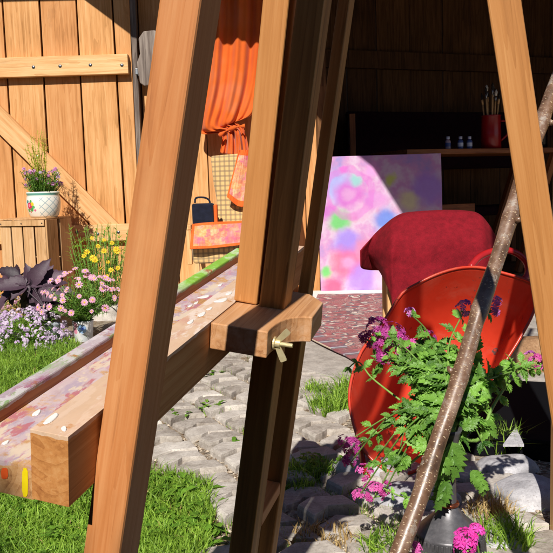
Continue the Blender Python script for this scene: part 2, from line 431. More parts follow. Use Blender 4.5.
# loose rocks
def rock(name,c,rx,ry,rz,mat,label,seed,flat=.0,rot=0.):
    m=MB();n1,n2=18,10;vs=[];c=V(c)
    for j in range(n2+1):
        th=math.pi*j/n2
        for i in range(n1):
            ph=2*math.pi*i/n1
            d=V((math.sin(th)*math.cos(ph),math.sin(th)*math.sin(ph),math.cos(th)))
            k=1+.28*noise.noise(d*1.6+V((seed,0,0)))+.1*noise.noise(d*5+V((seed,3,0)))
            b=[max(-.78,min(.78,x)) /.78 for x in d]
            p=V((b[0]*rx*k,b[1]*ry*k,b[2]*rz*k))
            p.rotate(Matrix.Rotation(rot,3,'Z'));vs.append(c+p)
    fs=[(j*n1+i,j*n1+(i+1)%n1,(j+1)*n1+(i+1)%n1,(j+1)*n1+i) for j in range(n2) for i in range(n1)]
    m.add(vs,fs,.5);o=m.build(name,mat,smooth=True,sub=1);return tag(o,label,'stone')
p=gnd(528,498);rock('stone',(p.x+.01,p.y,.0),.08,.075,.038,ROCK,'large pale grey stone at the lower right beside the dry grass',1,rot=.3)
p=gnd(500,458);rock('stone',(p.x-.01,p.y-.10,-.01),.08,.06,.045,ROCK,'long pale stone behind the large grey one, next to the black shade block',2,rot=.5)
p=gnd(500,548);rock('stone',(p.x,p.y,-.01),.06,.05,.035,ROCK,'small grey stone at the bottom edge behind a grass tuft',3)
p=gnd(415,505);rock('stone',(p.x,p.y,-.015),.1,.07,.05,ROCK,'grey stone under the lip of the red tub',4)
p=gnd(378,468);rock('stone',(p.x-.04,p.y-.02,-.01),.08,.06,.04,ROCK,'pale stone at the lower left rim of the red tub',14)
p=gnd(513,378);rock('stone',(p.x+.04,p.y+.1,.05),.17,.09,.085,BROCK,'brown sunlit stone to the right of the red tub',5)
p=gnd(112,318);rock('stone',(p.x,p.y,.02),.12,.1,.07,SLAB,'pale stone at the foot of the barn door',6)
p=gnd(123,332);rock('stone',(p.x,p.y,.0),.1,.1,.05,SLAB,'flat pale stone in front of the barn door foot',7)
# black block added in place of deep ground shade behind the vase
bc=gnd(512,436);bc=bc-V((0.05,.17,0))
B=thing('shade_box',(bc.x+.12,bc.y+.25,0),'low black block standing in for deep ground shade beside the grey stones','box')
BLK=plain('shade_black','06070c','0d0e16',.85,30,.3,.001,spec=.15)  # near-black colour carries the deep ground shade
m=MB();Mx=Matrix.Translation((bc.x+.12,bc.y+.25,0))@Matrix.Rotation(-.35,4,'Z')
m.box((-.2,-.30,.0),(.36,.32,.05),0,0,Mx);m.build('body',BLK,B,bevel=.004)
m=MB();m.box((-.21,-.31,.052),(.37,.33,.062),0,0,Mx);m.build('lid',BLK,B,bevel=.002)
tp=[gnd(503,447,.063),gnd(524,447,.063),gnd(516,429,.063)]  # pale triangle put in for a sunlit gap in the shade
m=MB();m.prism([(q.x,q.y) for q in tp],.0635,.070,.9);tag(m.build('sun_gap_patch',ROCK),'small pale triangle standing in for a sunlit gap in the ground shade','sun patch')
# ------------------------------------------------------------ easel (rigid tilted frame)
T=ray(516,75).normalized()
U=(V((0,0,1))-T*T.z).normalized();R=T.cross(U)
a_=math.radians(7.5);U,R=U*math.cos(a_)+R*math.sin(a_),R*math.cos(a_)-U*math.sin(a_)
KS=.76
E0=dep(68,437,.9*KS)
def ez(r,t,u): return E0+(R*r+T*t+U*u)*KS
def ginv(P): v=(P-E0)/KS;return (v.dot(R),v.dot(T),v.dot(U))
def eboard(name,p,q,x,w,d,mat,parent,**k): return board(name,p,q,x,w*KS,d*KS,mat,parent,**k)
def top(x,y,u=0): q=ginv(pla(x,y,ez(0,0,u),U));return (q[0],q[1])
def to_ground(p,q):
    """point on line p->q (q lower) at the ground"""
    d=q-p;return p+d*(-p.z/d.z)
foot=ez(.06,.6,0);foot.z=0
EA=thing('easel',foot,'wooden painters easel with a paint splashed tray, near the camera','easel')
# near leg
LN=R-U*.08
la=pla(159,0,ez(.005,0,0),LN)+R*.025*KS;lb=pla(83,553,ez(.005,0,0),LN)+R*.025*KS
dl=(la-lb)
lt=la+dl*1.2;lg=to_ground(la,lb)
eboard('leg',lg+T*.033*KS,lt+T*.033*KS,R,.050,.066,EASEL,EA,bevel=.003)
# mast rails
def rail(name,r,t,w,d,u0,u1,mat,slope=.066,tt=0.):
    p=ez(r+slope*u0,t+tt*u0,u0);q=ez(r+slope*u1,t+tt*u1,u1)
    if u0<-.4:p=to_ground(q,p)
    return eboard(name,p,q,R,w,d,mat,EA)
rail('mast_rail',.0705-.0,.600,.047,.056,-.5,1.4,EASELR)
rail('mast_rail',.083,.790,.022,.050,-.045,1.4,EASELR)
rail('mast_rail',.0705,.790,.047,.050,-.5,-.046,EASELR)
rail('mast_slide',.0205,.598,.045,.050,.002,1.3,EASEL2,slope=.05)
p=ez(.055,.63,-.42);eboard('spacer_block',ez(.040,.63,-.475),ez(.040,.764,-.475),R,.044,.03,EASEL,EA)
p=ez(.055,.63,-.42);eboard('spacer_block',ez(.148,.63,1.22),ez(.148,.764,1.22),R,.044,.05,EASEL,EA)
# rear strut
s1=ez(.407,.612,.543);s0=ez(.494,.612,.239)
st=s1+(s1-s0)*2.3;sg=to_ground(s1,s0)
eboard('rear_strut',sg,st,R,.050,.022,EASEL2,EA)
eboard('head_bar',ez(.17,.35,1.29),ez(.17,.86,1.29),R,.03,.06,EASEL,EA)
# tray
def paintcol(stops,thr,sc1=18.,grad=None,ymin=-1.):
    def f(n,c,v):
        co=n.co();ys_=n.N('ShaderNodeSeparateXYZ');n.L(co,ys_.inputs[0])
        st_=n.N('ShaderNodeMapping');st_.inputs['Scale'].default_value=(1.5,1,.6);n.L(co,st_.inputs[0])
        pc=None;sm=n.noise(st_.outputs[0],9.,6,.65)
        for k_,(_,cc) in enumerate(stops):
            if pc is None: pc=n.mix(n.noise(co,30.,5,.7),cc,stops[1][1]);continue
            mm=n.N('ShaderNodeMapping');mm.inputs['Location'].default_value=(k_*3.7,k_*1.9,k_*5.3);n.L(st_.outputs[0],mm.inputs[0])
            nk=n.noise(mm.outputs[0],sc1*(1.+.35*(k_%3)),7,.68,.25)
            w_=.035 if k_%2 else .10
            pc=n.mix(n.math('MULTIPLY',n.ramp(nk,[(.53,(0,0,0)),(.53+w_,(1,1,1))]),.85),pc,cc)
        if grad:
            sp=n.N('ShaderNodeSeparateXYZ');n.L(co,sp.inputs[0])
            pc=n.mix(n.ramp(n.math('ADD',sp.outputs[2],n.math('MULTIPLY',n.math('SUBTRACT',sm,.5),.12)),[(grad[0],(0,0,0)),(grad[1],(1,1,1))]),pc,n.ramp(n.noise(co,17.,6,.7),[(.42,'7cb83e'),(.5,grad[2]),(.58,'bcd8a0'),(.66,'c8dcd4')]))
        mk=n.ramp(n.noise(co,26.,7,.7),[(thr,(1,1,1)),(thr+.08,(0,0,0))])
        mk=n.math('MULTIPLY',mk,n.math('GREATER_THAN',ys_.outputs[1],n.math('ADD',n.math('MULTIPLY',n.noise(co,30.,4),.012),ymin-.008)))
        return n.mix(n.math('MULTIPLY',mk,.85),c,pc)
    return f
stA=[(0.,'b9a6b0'),(.2,'c8b8bc'),(.35,'b8789c'),(.48,'a89ab0'),(.6,'cfc4c2'),(.72,'b0586c'),(.84,'a8909c'),(1.,'d8c8b0')]
stB=[(0.,'c8c4c8'),(.2,'a898a8'),(.4,'8f8fa8'),(.55,'7fae6a'),(.7,'9a5a7a'),(.85,'d0ccd0'),(1.,'b8aeb4')]
TFL=wood('tray_floor_painted','6a3a1a','b98a5a','cfa679',rough=.6,varamt=0,paint=paintcol(stA,.51,14.,None,.0145))
TLE=wood('tray_ledge_painted','5c3014','a5683a','bd8450',rough=.6,varamt=0,paint=paintcol(stB,.58,20.,(.50,.57,'86c84e'),.022))
TBM=wood('tray_beam_stained','8a5024','bc8048','cf9c66',rings=16,rough=.55,varamt=0,paint=paintcol([(0,'c9a888'),(.4,'d9bfa8'),(.7,'c79c8c'),(1.,'e2d6cc')],.60,12.,None,.033))
def traybar(name,r0_,r1,u0_,u1_,t0,t1,mats,dabs=(),jag=0):
    m=MB();w=(r1-r0_)*KS;h=(u1_-u0_)*KS
    m.box((-w/2,-h/2,0),(w/2,h/2,(t1-t0)*KS),0.)
    for (pts,mi) in dabs:
        m.prism([(a,b) for a,b in pts],0,.0012,.5,mi,M=Matrix(((1,0,0,0),(0,0,-1,h/2+.0003),(0,1,0,0),(0,0,0,1))) if False else None)
    o=m
    c=ez((r0_+r1)/2,t0,(u0_+u1_)/2)
    return o,frame(c,-R,U,T)
m,Fm=traybar('tray_beam',-.050,0,-.092,0,0,1.08,None)
inv=Fm.inverted()
def flake(m,pxs,u,mi,seed):
    """a raised dab of dried paint on the tray surface"""
    cs=[top(x,y,u) for x,y in pxs];n=len(cs);pts=[]
    cx=sum(c[0] for c in cs)/n;cy=sum(c[1] for c in cs)/n
    vs=[];K=18
    for _ in range(2): cs=[q for i in range(len(cs)) for q in ((cs[i][0]*.75+cs[(i+1)%len(cs)][0]*.25,cs[i][1]*.75+cs[(i+1)%len(cs)][1]*.25),(cs[i][0]*.25+cs[(i+1)%len(cs)][0]*.75,cs[i][1]*.25+cs[(i+1)%len(cs)][1]*.75))]
    n=len(cs)
    # resample the outline and roughen it
    for k in range(K):
        f=k/K*n;i=int(f);g=f-i;a=cs[i%n];b=cs[(i+1)%n]
        x=a[0]+(b[0]-a[0])*g;y=a[1]+(b[1]-a[1])*g
        j=1+.16*noise.noise(V((k*.9,seed,0)))
        vs.append((cx+(x-cx)*j,cy+(y-cy)*j))
    P=[inv@ez(x,y,u+.0004) for x,y in vs]+[inv@ez(cx+(x-cx)*.85,cy+(y-cy)*.85,u+.0016) for x,y in vs]
    m.add(P,[(k,(k+1)%K,K+(k+1)%K,K+k) for k in range(K)]+[tuple(range(K,2*K))],.5,mi)
WPAINT=plain('white_paint_dab','dcd8d0','f2f0ec',.35,80,.3,.0006)
YPAINT=plain('yellow_paint_dab','e0c40c','f2dc20',.35,80,.3,.0006)
OPAINT=plain('orange_paint_dab','d0481c','e8642c',.35,80,.3,.0006)
PPAINT=plain('pink_paint_dab','c05a9c','e08ac4',.35,80,.3,.0006)
flake(m,[(40,425),(56,412),(60,415),(50,424)],0,1,1)
flake(m,[(60,428),(66,426),(67,431),(63,432)],0,1,4)
for (x,y,a,b,q_) in [(190,322,4.5,2,1),(201,314.5,5.5,2.4,2),(209,309,4,1.4,3),(220,300.5,9,2.2,4),(228.5,293.5,4.5,1.5,5)]:
    flake(m,[(x-a,y+b),(x,y-b*.5),(x+a,y-b*1.4),(x+a*.5,y+b)],0,1,q_)
beam=m.build('tray_beam',[TBM,WPAINT],EA,M=Fm,local=True,bevel=.002)
m,Fm=traybar('tray_floor',-.155,-.0505,-.096,-.052,.004,1.08,None);inv=Fm.inverted()
for k,(x,y,a,b,s_) in enumerate([(203,297,8,1.5,6),(196,303,3,1,5),(150,345,6,2,3),(36,413,6,3,7),(5,443,5,2,8),(220,285,3,1,9),(190,306,3,1,10)]):
    flake(m,[(x-a,y+b),(x,y-b*.5),(x+a,y-b*1.4),(x+a*.5,y+b)],-.052,1 if k!=7 else 4,s_)
# paint drips on the near end of the floor
def enddab(m,x0,x1,y0,y1,mi):
    vs=[]
    cx_,cy_=(x0+x1)/2,(y0+y1)/2
    for k in range(20):
        a_=k/20*6.283;q=1+.22*noise.noise(V((k*.8,x0,0)))
        f_=lambda v:math.copysign(abs(v)**.6,v)
        vs.append(inv@pla(cx_+f_(math.cos(a_))*(x1-x0)/2*q,cy_+f_(math.sin(a_))*(y1-y0)/2*q,ez(0,.0034,0),T))
    m.add(vs,[tuple(range(20))],.5,mi)
enddab(m,22,28,468,497,2);enddab(m,1,8,468,479,3)
m.build('tray_floor',[TFL,WPAINT,YPAINT,OPAINT,PPAINT],EA,M=Fm,local=True)
m,Fm=traybar('tray_ledge',-.180,-.1555,-.096,-.030,.0,1.10,None)
m.build('tray_ledge',TLE,EA,M=Fm,local=True,bevel=.002)
# clamp block with its curved notch
cp=[(0.0015,.449)]+[top(x,y) for x,y in ((268,332),(269.5,329.5),(272,327),(276.7,323.5),(281,321),(287,318.8),(292,317.6),(298,317),(305,316.8),(312.5,317.2),(323,302.5),(310,294))]+[(.0015,.700)]
clF=frame(ez(0,0,-.047),R,T,U)
m=MB();m.prism([(a*KS,b*KS) for a,b in cp],0,.047*KS,0.)
m2=MB();m2.v=[];
# grain runs along the block: local z = T
clG=frame(ez(0,0,0),U,R,T);
m.v=[tuple(clG.inverted()@(clF@V(p))) for p in m.v]
CLAMPM=wood('clamp_wood','8a5430','c08c5e','d2a884',rings=26,fine=60,rough=.6,varamt=0,wear=.15)
clamp=m.build('clamp',CLAMPM,EA,M=clG,local=True,bevel=.0015)
m=MB();hc=ez(.104,.485,-.032)
def cyl(m,p,q,r,n=16,var=.5): m.tube([p,q],r,n,var)
cyl(m,hc,hc+R*.003,.010);cyl(m,hc+R*.003,hc+R*.011,.0062);
cyl(m,hc+R*.0,hc+R*.030,.0033,12)
for k in range(9): m.tube([hc+R*(.0125+k*.0019)+(U*math.cos(t_)+T*math.sin(t_))*.0034 for t_ in [2*math.pi*i/12 for i in range(12)]],.00045,5,.6,closed=True)
for sg_ in (1,-1):
    base=hc+R*.006+U*(sg_*.004)
    pts=[];  # wing: flat rounded plate curving outwards
    prof=[(0,.0040),(.006,.0042),(.013,.0048),(.020,.0052),(.0245,.0050),(.026,.0044)]
    A=(U*sg_*.74+R*.62-T*.1).normalized() if sg_>0 else (U*sg_*.86+R*.45).normalized()
    S=A.cross(R.cross(A)).normalized() if False else T
    Nn=A.cross(T).normalized()
    for off in (-.0011,.0011):
        pass
    L1=[base+A*a-Nn*w-T*.0016 for a,w in prof];L2=[base+A*a+Nn*w-T*.0016 for a,w in prof]
    L3=[p+T*.0032 for p in L1];L4=[p+T*.0032 for p in L2]
    m.grid([L1,L2,L4,L3,L1],.6)
    m.add([L1[-1],L2[-1],L4[-1],L3[-1]],[(0,1,2,3)],.6)
m.v=[tuple(hc+(V(p)-hc)*.85) for p in m.v]
m.build('wing_nut',BRASS,clamp,smooth=False,bevel=.0004)
# ------------------------------------------------------------ branch prop
A1=dep(553,97,1.55);B1=dep(397,553,1.22)
dd=A1-B1;topb=A1+dd*.9;botb=B1+dd*(-B1.z/dd.z)
n_=90;pts=[];rad=[]
Dn=dd.normalized();sx=Dn.cross(V((0,0,1))).normalized();sy=Dn.cross(sx)
LB=(topb-botb).length
nodes=[(.18,.30),(.27,.4),(.335,.2),(.43,.7),(.55,.1)]
for i in range(n_+1):
    t=i/n_;p=botb.lerp(topb,t)
    p=p+sx*(.006*math.sin(t*9)+.003*noise.noise(V((t*14,0,0))))+sy*.004*noise.noise(V((t*11,5,0)))
    r=.0148-.002*t+.0011*noise.noise(V((t*30,9,0)))+.0006*noise.noise(V((t*90,2,0)))
    for (c,_) in nodes: r+=.0022*math.exp(-((t-c)/.007)**2)
    pts.append(p);rad.append(r)
def bark():
    n=NT('hazel_bark');co=n.co()
    f=n.noise(co,18.,6,.7)
    c=n.ramp(f,[(.32,'45301f'),(.5,'725541'),(.7,'9c8474')])
    # pale lenticels: short dashes across the stem
    mp=n.N('ShaderNodeMapping');mp.inputs['Scale'].default_value=(1,1,3.6);n.L(co,mp.inputs[0])
    vo=n.N('ShaderNodeTexVoronoi');vo.inputs['Scale'].default_value=115.;n.L(mp.outputs[0],vo.inputs['Vector'])
    k=n.ramp(n.math('ADD',vo.outputs['Distance'],n.math('MULTIPLY',n.noise(co,200.,2),.12)),[(.25,(1,1,1)),(.34,(0,0,0))])
    sel=n.math('GREATER_THAN',n.math('FRACT',n.math('MULTIPLY',vo.outputs['Color'],5.)),.3)
    c=n.mix(n.math('MULTIPLY',k,sel),c,'cdb694')
    li=n.ramp(n.noise(co,33.,5,.75),[(.58,(0,0,0)),(.64,(1,1,1))])
    c=n.mix(n.math('MULTIPLY',li,.5),c,'a8a298')
    return n.done(c,n.math('ADD',n.math('MULTIPLY',n.noise(co,60.,4),.4),.16),n.bump(n.math('ADD',f,n.math('MULTIPLY',k,.5)),.5,.0015),spec=.7)
m=MB();m.tube(pts,rad,18,.5)
for (c,k) in nodes:
    p=botb.lerp(topb,c);d=(sx*math.cos(k*9)+sy*math.sin(k*9));m.tube([p+d*.009,p+d*.0165+Dn*.003,p+d*.020+Dn*.007],[.007,.005,.0025],8,.5)
m.build
stick=m.build('branch',bark(),M=frame(botb,sx,sy,Dn),smooth=True)
tag(stick,'straight brown hazel branch leaning in front of the red tub','branch')
# ------------------------------------------------------------ post at the right edge
pp=gnd(551.5,545)
PX=wal(551.3,300,pp.y+.05).x
m=MB();m.box((0,0,0),(.09,.05,2.6),.3,0,Matrix.Translation((PX,pp.y,0)))
PO=thing('porch_post',(PX+.045,pp.y+.02,0),'sunlit wooden post at the very right edge of the view','post')
m.build('shaft',RAIL,PO,bevel=.004)
m=MB();m.box((.004,-.01,0),(.12,-.001,.06),.3,0,Matrix.Translation((PX,pp.y,0)));m.build('foot',IRON,PO,bevel=.003)
# ------------------------------------------------------------ shed
DY=5.4
def zat(x,y,Y=DY): return wal(x,y,Y).z
def xat(x,Y=DY,y=180): return wal(x,y,Y).x
sx0=wal(-120,300,DY).x
DOOR=thing('barn_door',(wal(40,300,DY).x,DY,0),'sunlit wooden barn door leaf of wide vertical boards, standing open at the left','door')
# boards: seams traced at the door's own distance
seams_top=[(-73,0),(-35,0),(2,0),(39,0),(76,0),(113,18),(131.5,40)]
seams_bot=[(-52,200),(-18,200),(15,200),(50.5,200),(87,200),(124,200),(139,200)]
m=MB()
ztop=2.35
def atz(a,b,z):
    A=wal(a[0],a[1],DY);Bv=wal(b[0],b[1],DY);t=(z-A.z)/(Bv.z-A.z);return A.x+(Bv.x-A.x)*t
for i in range(len(seams_top)-1):
    g=.006
    zb=.03
    xs=[atz(seams_top[i],seams_bot[i],ztop)+g,atz(seams_top[i+1],seams_bot[i+1],ztop)-g,atz(seams_top[i],seams_bot[i],zb)+g,atz(seams_top[i+1],seams_bot[i+1],zb)-g]
    y0=DY+rnd(-.003,.003);y1=DY+.03
    vs=[(xs[2],y0,zb),(xs[3],y0,zb),(xs[1],y0,ztop),(xs[0],y0,ztop),(xs[2],y1,zb),(xs[3],y1,zb),(xs[1],y1,ztop),(xs[0],y1,ztop)]
    m.add(vs,[(0,1,2,3),(5,4,7,6),(1,5,6,2),(4,0,3,7),(3,2,6,7),(4,5,1,0)],rnd(0,1))
leafd=m.build('leaf',PINE,DOOR,bevel=.003)
def doorbar(name,x0,y0,x1,y1,hpx,thick,screws,mat=RAIL):
    a=wal(x0,y0,DY-.0);b=wal(x1,y1,DY-.0);off=V((0,-thick/2-.004,0))
    o=board(name,a+off,b+off,(0,0,1) if abs(b.z-a.z)<.3 else V((0,0,1)),hpx/F*DY,thick,mat,DOOR,bevel=.003)
    for t in screws:
        c=a.lerp(b,t)+V((0,-thick-.004,rnd(-.01,.01)))
        q=MB();q.lathe([(0,-.0035),(.009,-.0032),(.0115,-.001),(.012,.003)],n=14,M=Matrix.Translation(c)@Matrix.Rotation(math.radians(-90),4,'X'));q.build('bolt',STEEL,o,smooth=True)
    return o
doorbar('ledge',-110,72.5,129.5,65.0,18.5,.055,[.61,.72,.845,.975,.45])
doorbar('ledge',-110,239,132,231.5,16.5,.05,[.865,.95,.78,.5])
doorbar('brace',-22,97,113,231,20,.04,[.45])
m=MB();m.box((-4.5,DY+.125,0),(wal(146,180,DY+.12).x-.005,DY+.155,2.5),.3)
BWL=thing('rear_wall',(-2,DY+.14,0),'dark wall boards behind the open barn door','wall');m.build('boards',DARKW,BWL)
# dark frame post beside the door
px0=wal(136,100,DY+.02).x
FP=thing('door_frame_post',(px0,DY+.03,0),'dark weathered frame post with iron latch beside the barn door','post')
o=board('post',(wal(137.5,200,DY).x,DY+.04,0),(wal(132.5,10,DY).x,DY+.04,2.5),(1,0,0),.05,.05,OLDW,FP,bevel=.004)
lp=wal(141,72,DY)
m=MB();m.box((-.035,-.03,-.02),(.03,.03,.02),.5,0,Matrix.Translation(lp));m.tube([lp+V((-.01,-.03,-.03)),lp+V((-.01,-.035,.035))],.008,10,.5);m.build('latch',STEEL,FP,bevel=.003)
# weathered cut log end beam
gx=wal(150,60,DY).x
m=MB();c=wal(152,58,DY-.02)
prof=[(-.08,-.17),(-.05,-.19),(.02,-.18),(.09,-.16),(.1,.1),(.085,.155),(.03,.17),(-.04,.165),(-.075,.12),(-.07,.02),(-.095,-.04)]
m.prism(prof,-.05,.06,.4,0,Matrix.Translation(c)@Matrix.Rotation(math.radians(90),4,'X'))
tag(m.build('beam_end',OLDW,bevel=.006),'short grey weathered beam end above the latch, beside the barn door','beam')
# lit plank wall between door and opening
m=MB()
xa=wal(146,180,DY+.12).x;xb=wal(318,180,DY+.12).x;k=0;x=xa
while x<xb-.02:
    w=min(rnd(.19,.25),xb-x);m.box((x+.003,DY+.12+rnd(0,.004),0),(x+w-.003,DY+.15,2.5));x+=w
PW=thing('plank_wall',((xa+xb)/2,DY+.135,0),'narrow sunlit plank wall between the barn door and the shed opening','wall')
m.build('boards',PINE,PW,bevel=.003)
m=MB();m.box((xb,DY+.1,0),(xb+.07,DY+.17,2.5),.4);m.build('corner_post',DARKW,PW,bevel=.004)
# shed shell: facade line yawed 22 degrees
yaw=math.radians(21);fx=V((math.cos(yaw),math.sin(yaw),0));fy=V((-math.sin(yaw),math.cos(yaw),0))
SH=thing('shed',(1.6,6.4,0),'dark wooden shed interior open to the front behind the easel','shed')
bw=wal(353,51,7.0);bw.z=0
def wallboards(name,o,d,nrm,L,h,mat,w0=.2,parent=SH,z0=0.):
    m=MB();x=0
    while x<L:
        w=rnd(w0*.85,w0*1.2)
        p=o+d*(x+.004);q=o+d*(min(L,x+w)-.004);yy=rnd(0,.008)
        vs=[p+nrm*yy,q+nrm*yy,q+nrm*yy,p+nrm*yy,p+nrm*.03,q+nrm*.03,q+nrm*.03,p+nrm*.03]
        vs=[V((v.x,v.y,(z0 if i%4 in(0,1) else h))) for i,v in enumerate(vs)]
        m.add(vs,[(0,1,2,3),(5,4,7,6),(1,5,6,2),(4,0,3,7),(3,2,6,7),(4,5,1,0)],rnd(0,1));x+=w
    return m.build(name,mat,parent,bevel=.002)
bl=bw-fx*1.9
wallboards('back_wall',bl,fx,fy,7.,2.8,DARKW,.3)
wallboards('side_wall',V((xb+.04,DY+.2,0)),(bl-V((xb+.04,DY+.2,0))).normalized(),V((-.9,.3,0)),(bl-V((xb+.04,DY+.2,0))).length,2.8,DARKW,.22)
m=MB();rl=wal(353,60,7.0)-fy*.03
m.bar(V((0,0,rl.z))+V((bl.x,bl.y,0))-fy*.03,V((0,0,rl.z))+V((bl.x,bl.y,0))-fy*.03+fx*7,.15,.05,fy,.9);m.build('wall_rail',DARKW,SH,bevel=.004)
m=MB();er=bl+fx*5.2
m.box((0,-3.4,0),(.05,0,2.8),.5,0,frame(er,fx,fy,V((0,0,1))));m.build('side_wall',DARKW,SH)
m=MB();fl=[V((xb+.05,DY+.2,0)),V((xb+.05,DY+.2,0))+fx*5,bl+fx*5.2,bl]
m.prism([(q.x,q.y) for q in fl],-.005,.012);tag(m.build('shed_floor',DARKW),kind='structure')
# roof: unseen stepped front edge, shaped back from the wanted shadow line along the sun
SD=V((.225,1.2,-1.))       # sun travels this way
ZR=2.55
def rp(x,y,Y=DY):
    P=wal(x,y,Y);k=(ZR-P.z);return P-SD*k
rpts=[rp(-150,6),rp(84,0),rp(131,35),rp(196,38,DY-.1),rp(270,41,DY-.1),rp(330,120),rp(372,156),rp(405,212)]
rpts=[(q.x,q.y) for q in rpts]
lx,ly=rpts[-1]
poly=rpts+[(lx+.5,ly-.55),(lx+5,ly-.55),(6.5,10.5),(-3.5,8.5),(-3.5,rpts[0][1])]
m=MB();m.prism(poly,ZR,ZR+.05,.5);m.build('roof',DARKW,SH)
# --- sill of pale stone behind the rug
s1=gnd(321,299);s2=gnd(640,288)
m=MB();a=gnd(300,298,.02);b=gnd(430,297,.02)
m.prism([(a.x,a.y),(b.x,b.y),(b.x+.1,b.y+.35),(a.x,a.y+.35)],-.01,.022,.9);tag(m.build('door_sill',plain('whitewashed_sill','c8c4c0','e6e2de',.8,30)),'whitish stone sill between rug and painting','sill')
# ------------------------------------------------------------ painting
def painting_mat():
    n=NT('spray_painting');co=n.co()
    nz=n.noise(co,5.,4,.6)
    c=n.ramp(nz,[(.3,'a898d8'),(.45,'d8a0d0'),(.55,'e0c8de'),(.7,'dc9ab8')])
    spots=[(.16,.78,.13,'a8b8f4'),(.25,.72,.12,'d86ad0'),(.25,.72,.055,'dca4d6'),(.07,.6,.06,'d070d0'),(.16,.53,.085,'55d860'),(.2,.9,.03,'e878d8'),(.42,.9,.06,'f2a6e4'),(.55,.83,.05,'d8ec58'),(.52,.52,.10,'4f8ae8'),(.22,.36,.11,'a08cf0'),(.2,.22,.12,'f06a90'),(.21,.22,.06,'d8a8d8'),(.05,.16,.05,'5fe05a'),(.33,.1,.12,'b48cec'),(.4,.3,.12,'e88aa4'),(.3,.83,.05,'8fd8d0'),(.45,.68,.08,'e0a0dc'),(.5,.4,.07,'c8d4f4'),(.1,.04,.09,'ee5a84'),(.55,.12,.14,'e4c4da'),(.62,.36,.1,'ded4e4'),(.75,.5,.07,'7fe0b0'),(.85,.75,.13,'b48ce8'),(.85,.3,.15,'8fb0f4'),(.7,.66,.08,'f0f0b0'),(.34,.6,.06,'e0bcd8')]
    wn=n.N('ShaderNodeTexNoise');wn.inputs['Scale'].default_value=8.;wn.inputs['Detail'].default_value=5;n.L(co,wn.inputs['Vector'])
    sc_=n.N('ShaderNodeVectorMath',operation='SCALE');sc_.inputs['Scale'].default_value=.11;n.L(wn.outputs['Color'],sc_.inputs[0])
    wc=n.N('ShaderNodeVectorMath',operation='ADD');n.L(co,wc.inputs[0]);n.L(sc_.outputs[0],wc.inputs[1])
    for (x,z,r,cc) in spots:
        d=n.N('ShaderNodeVectorMath',operation='DISTANCE');n.L(wc.outputs[0],d.inputs[0]);d.inputs[1].default_value=(x*.92+.05,.05,z*.95+.05)
        f=n.ramp(n.math('DIVIDE',d.outputs['Value'],r*1.25),[(.35,(.85,.85,.85)),(1.,(0,0,0))],'EASE')
        c=n.mix(f,c,cc)
    # looping brush line top left
    d=n.N('ShaderNodeVectorMath',operation='DISTANCE');n.L(wc.outputs[0],d.inputs[0]);d.inputs[1].default_value=(.27,.05,.75)
    for rr in (.16,):
        ring=n.math('ABSOLUTE',n.math('SUBTRACT',d.outputs['Value'],rr))
        c=n.mix(n.ramp(n.math('MULTIPLY',ring,20.),[(.25,(.5,.5,.5)),(.6,(0,0,0))],'EASE'),c,'dd6ad2')
    c=n.mix(n.math('MULTIPLY',n.noise(co,14.,6,.7),.55),c,'c4b4c8','MULTIPLY')
    c=n.mix(.16,c,'000000')
    return n.done(c,.7,n.bump(n.noise(co,260.,3),.5,.001))
pl=wal(321,293,5.42);plt=wal(323,157,5.5)
pwid=(wal(446,200,5.42)-wal(321,200,5.42)).length
tz=(V((pl.x+.0,plt.y,plt.z))-V((pl.x,pl.y,pl.z))).normalized()
ty=tz.cross(V((1,0,0)));ty=V((0,-tz.z,tz.y))
phgt=(plt-pl).length
PF=frame(pl,V((1,0,0)),tz.cross(V((1,0,0))),tz)
PT=thing('painting',(pl.x+pwid/2,pl.y,0),'large pastel spray painting in pink, lilac and green leaning on the ground','painting')
m=MB();m.box((0,0,0),(pwid,.02,phgt),.5);m.build('canvas',painting_mat(),PT,M=PF,local=True,bevel=.002)
m=MB()
for (a,b) in (((.003,.0205,.003),(pwid-.003,.042,.04)),((.003,.0205,phgt-.04),(pwid-.003,.042,phgt-.003)),((.003,.0205,.041),(.04,.042,phgt-.041)),((pwid-.04,.0205,.041),(pwid-.003,.042,phgt-.041))): m.box(a,b)
m.build('stretcher_frame',RAIL,PT,M=PF,local=True)
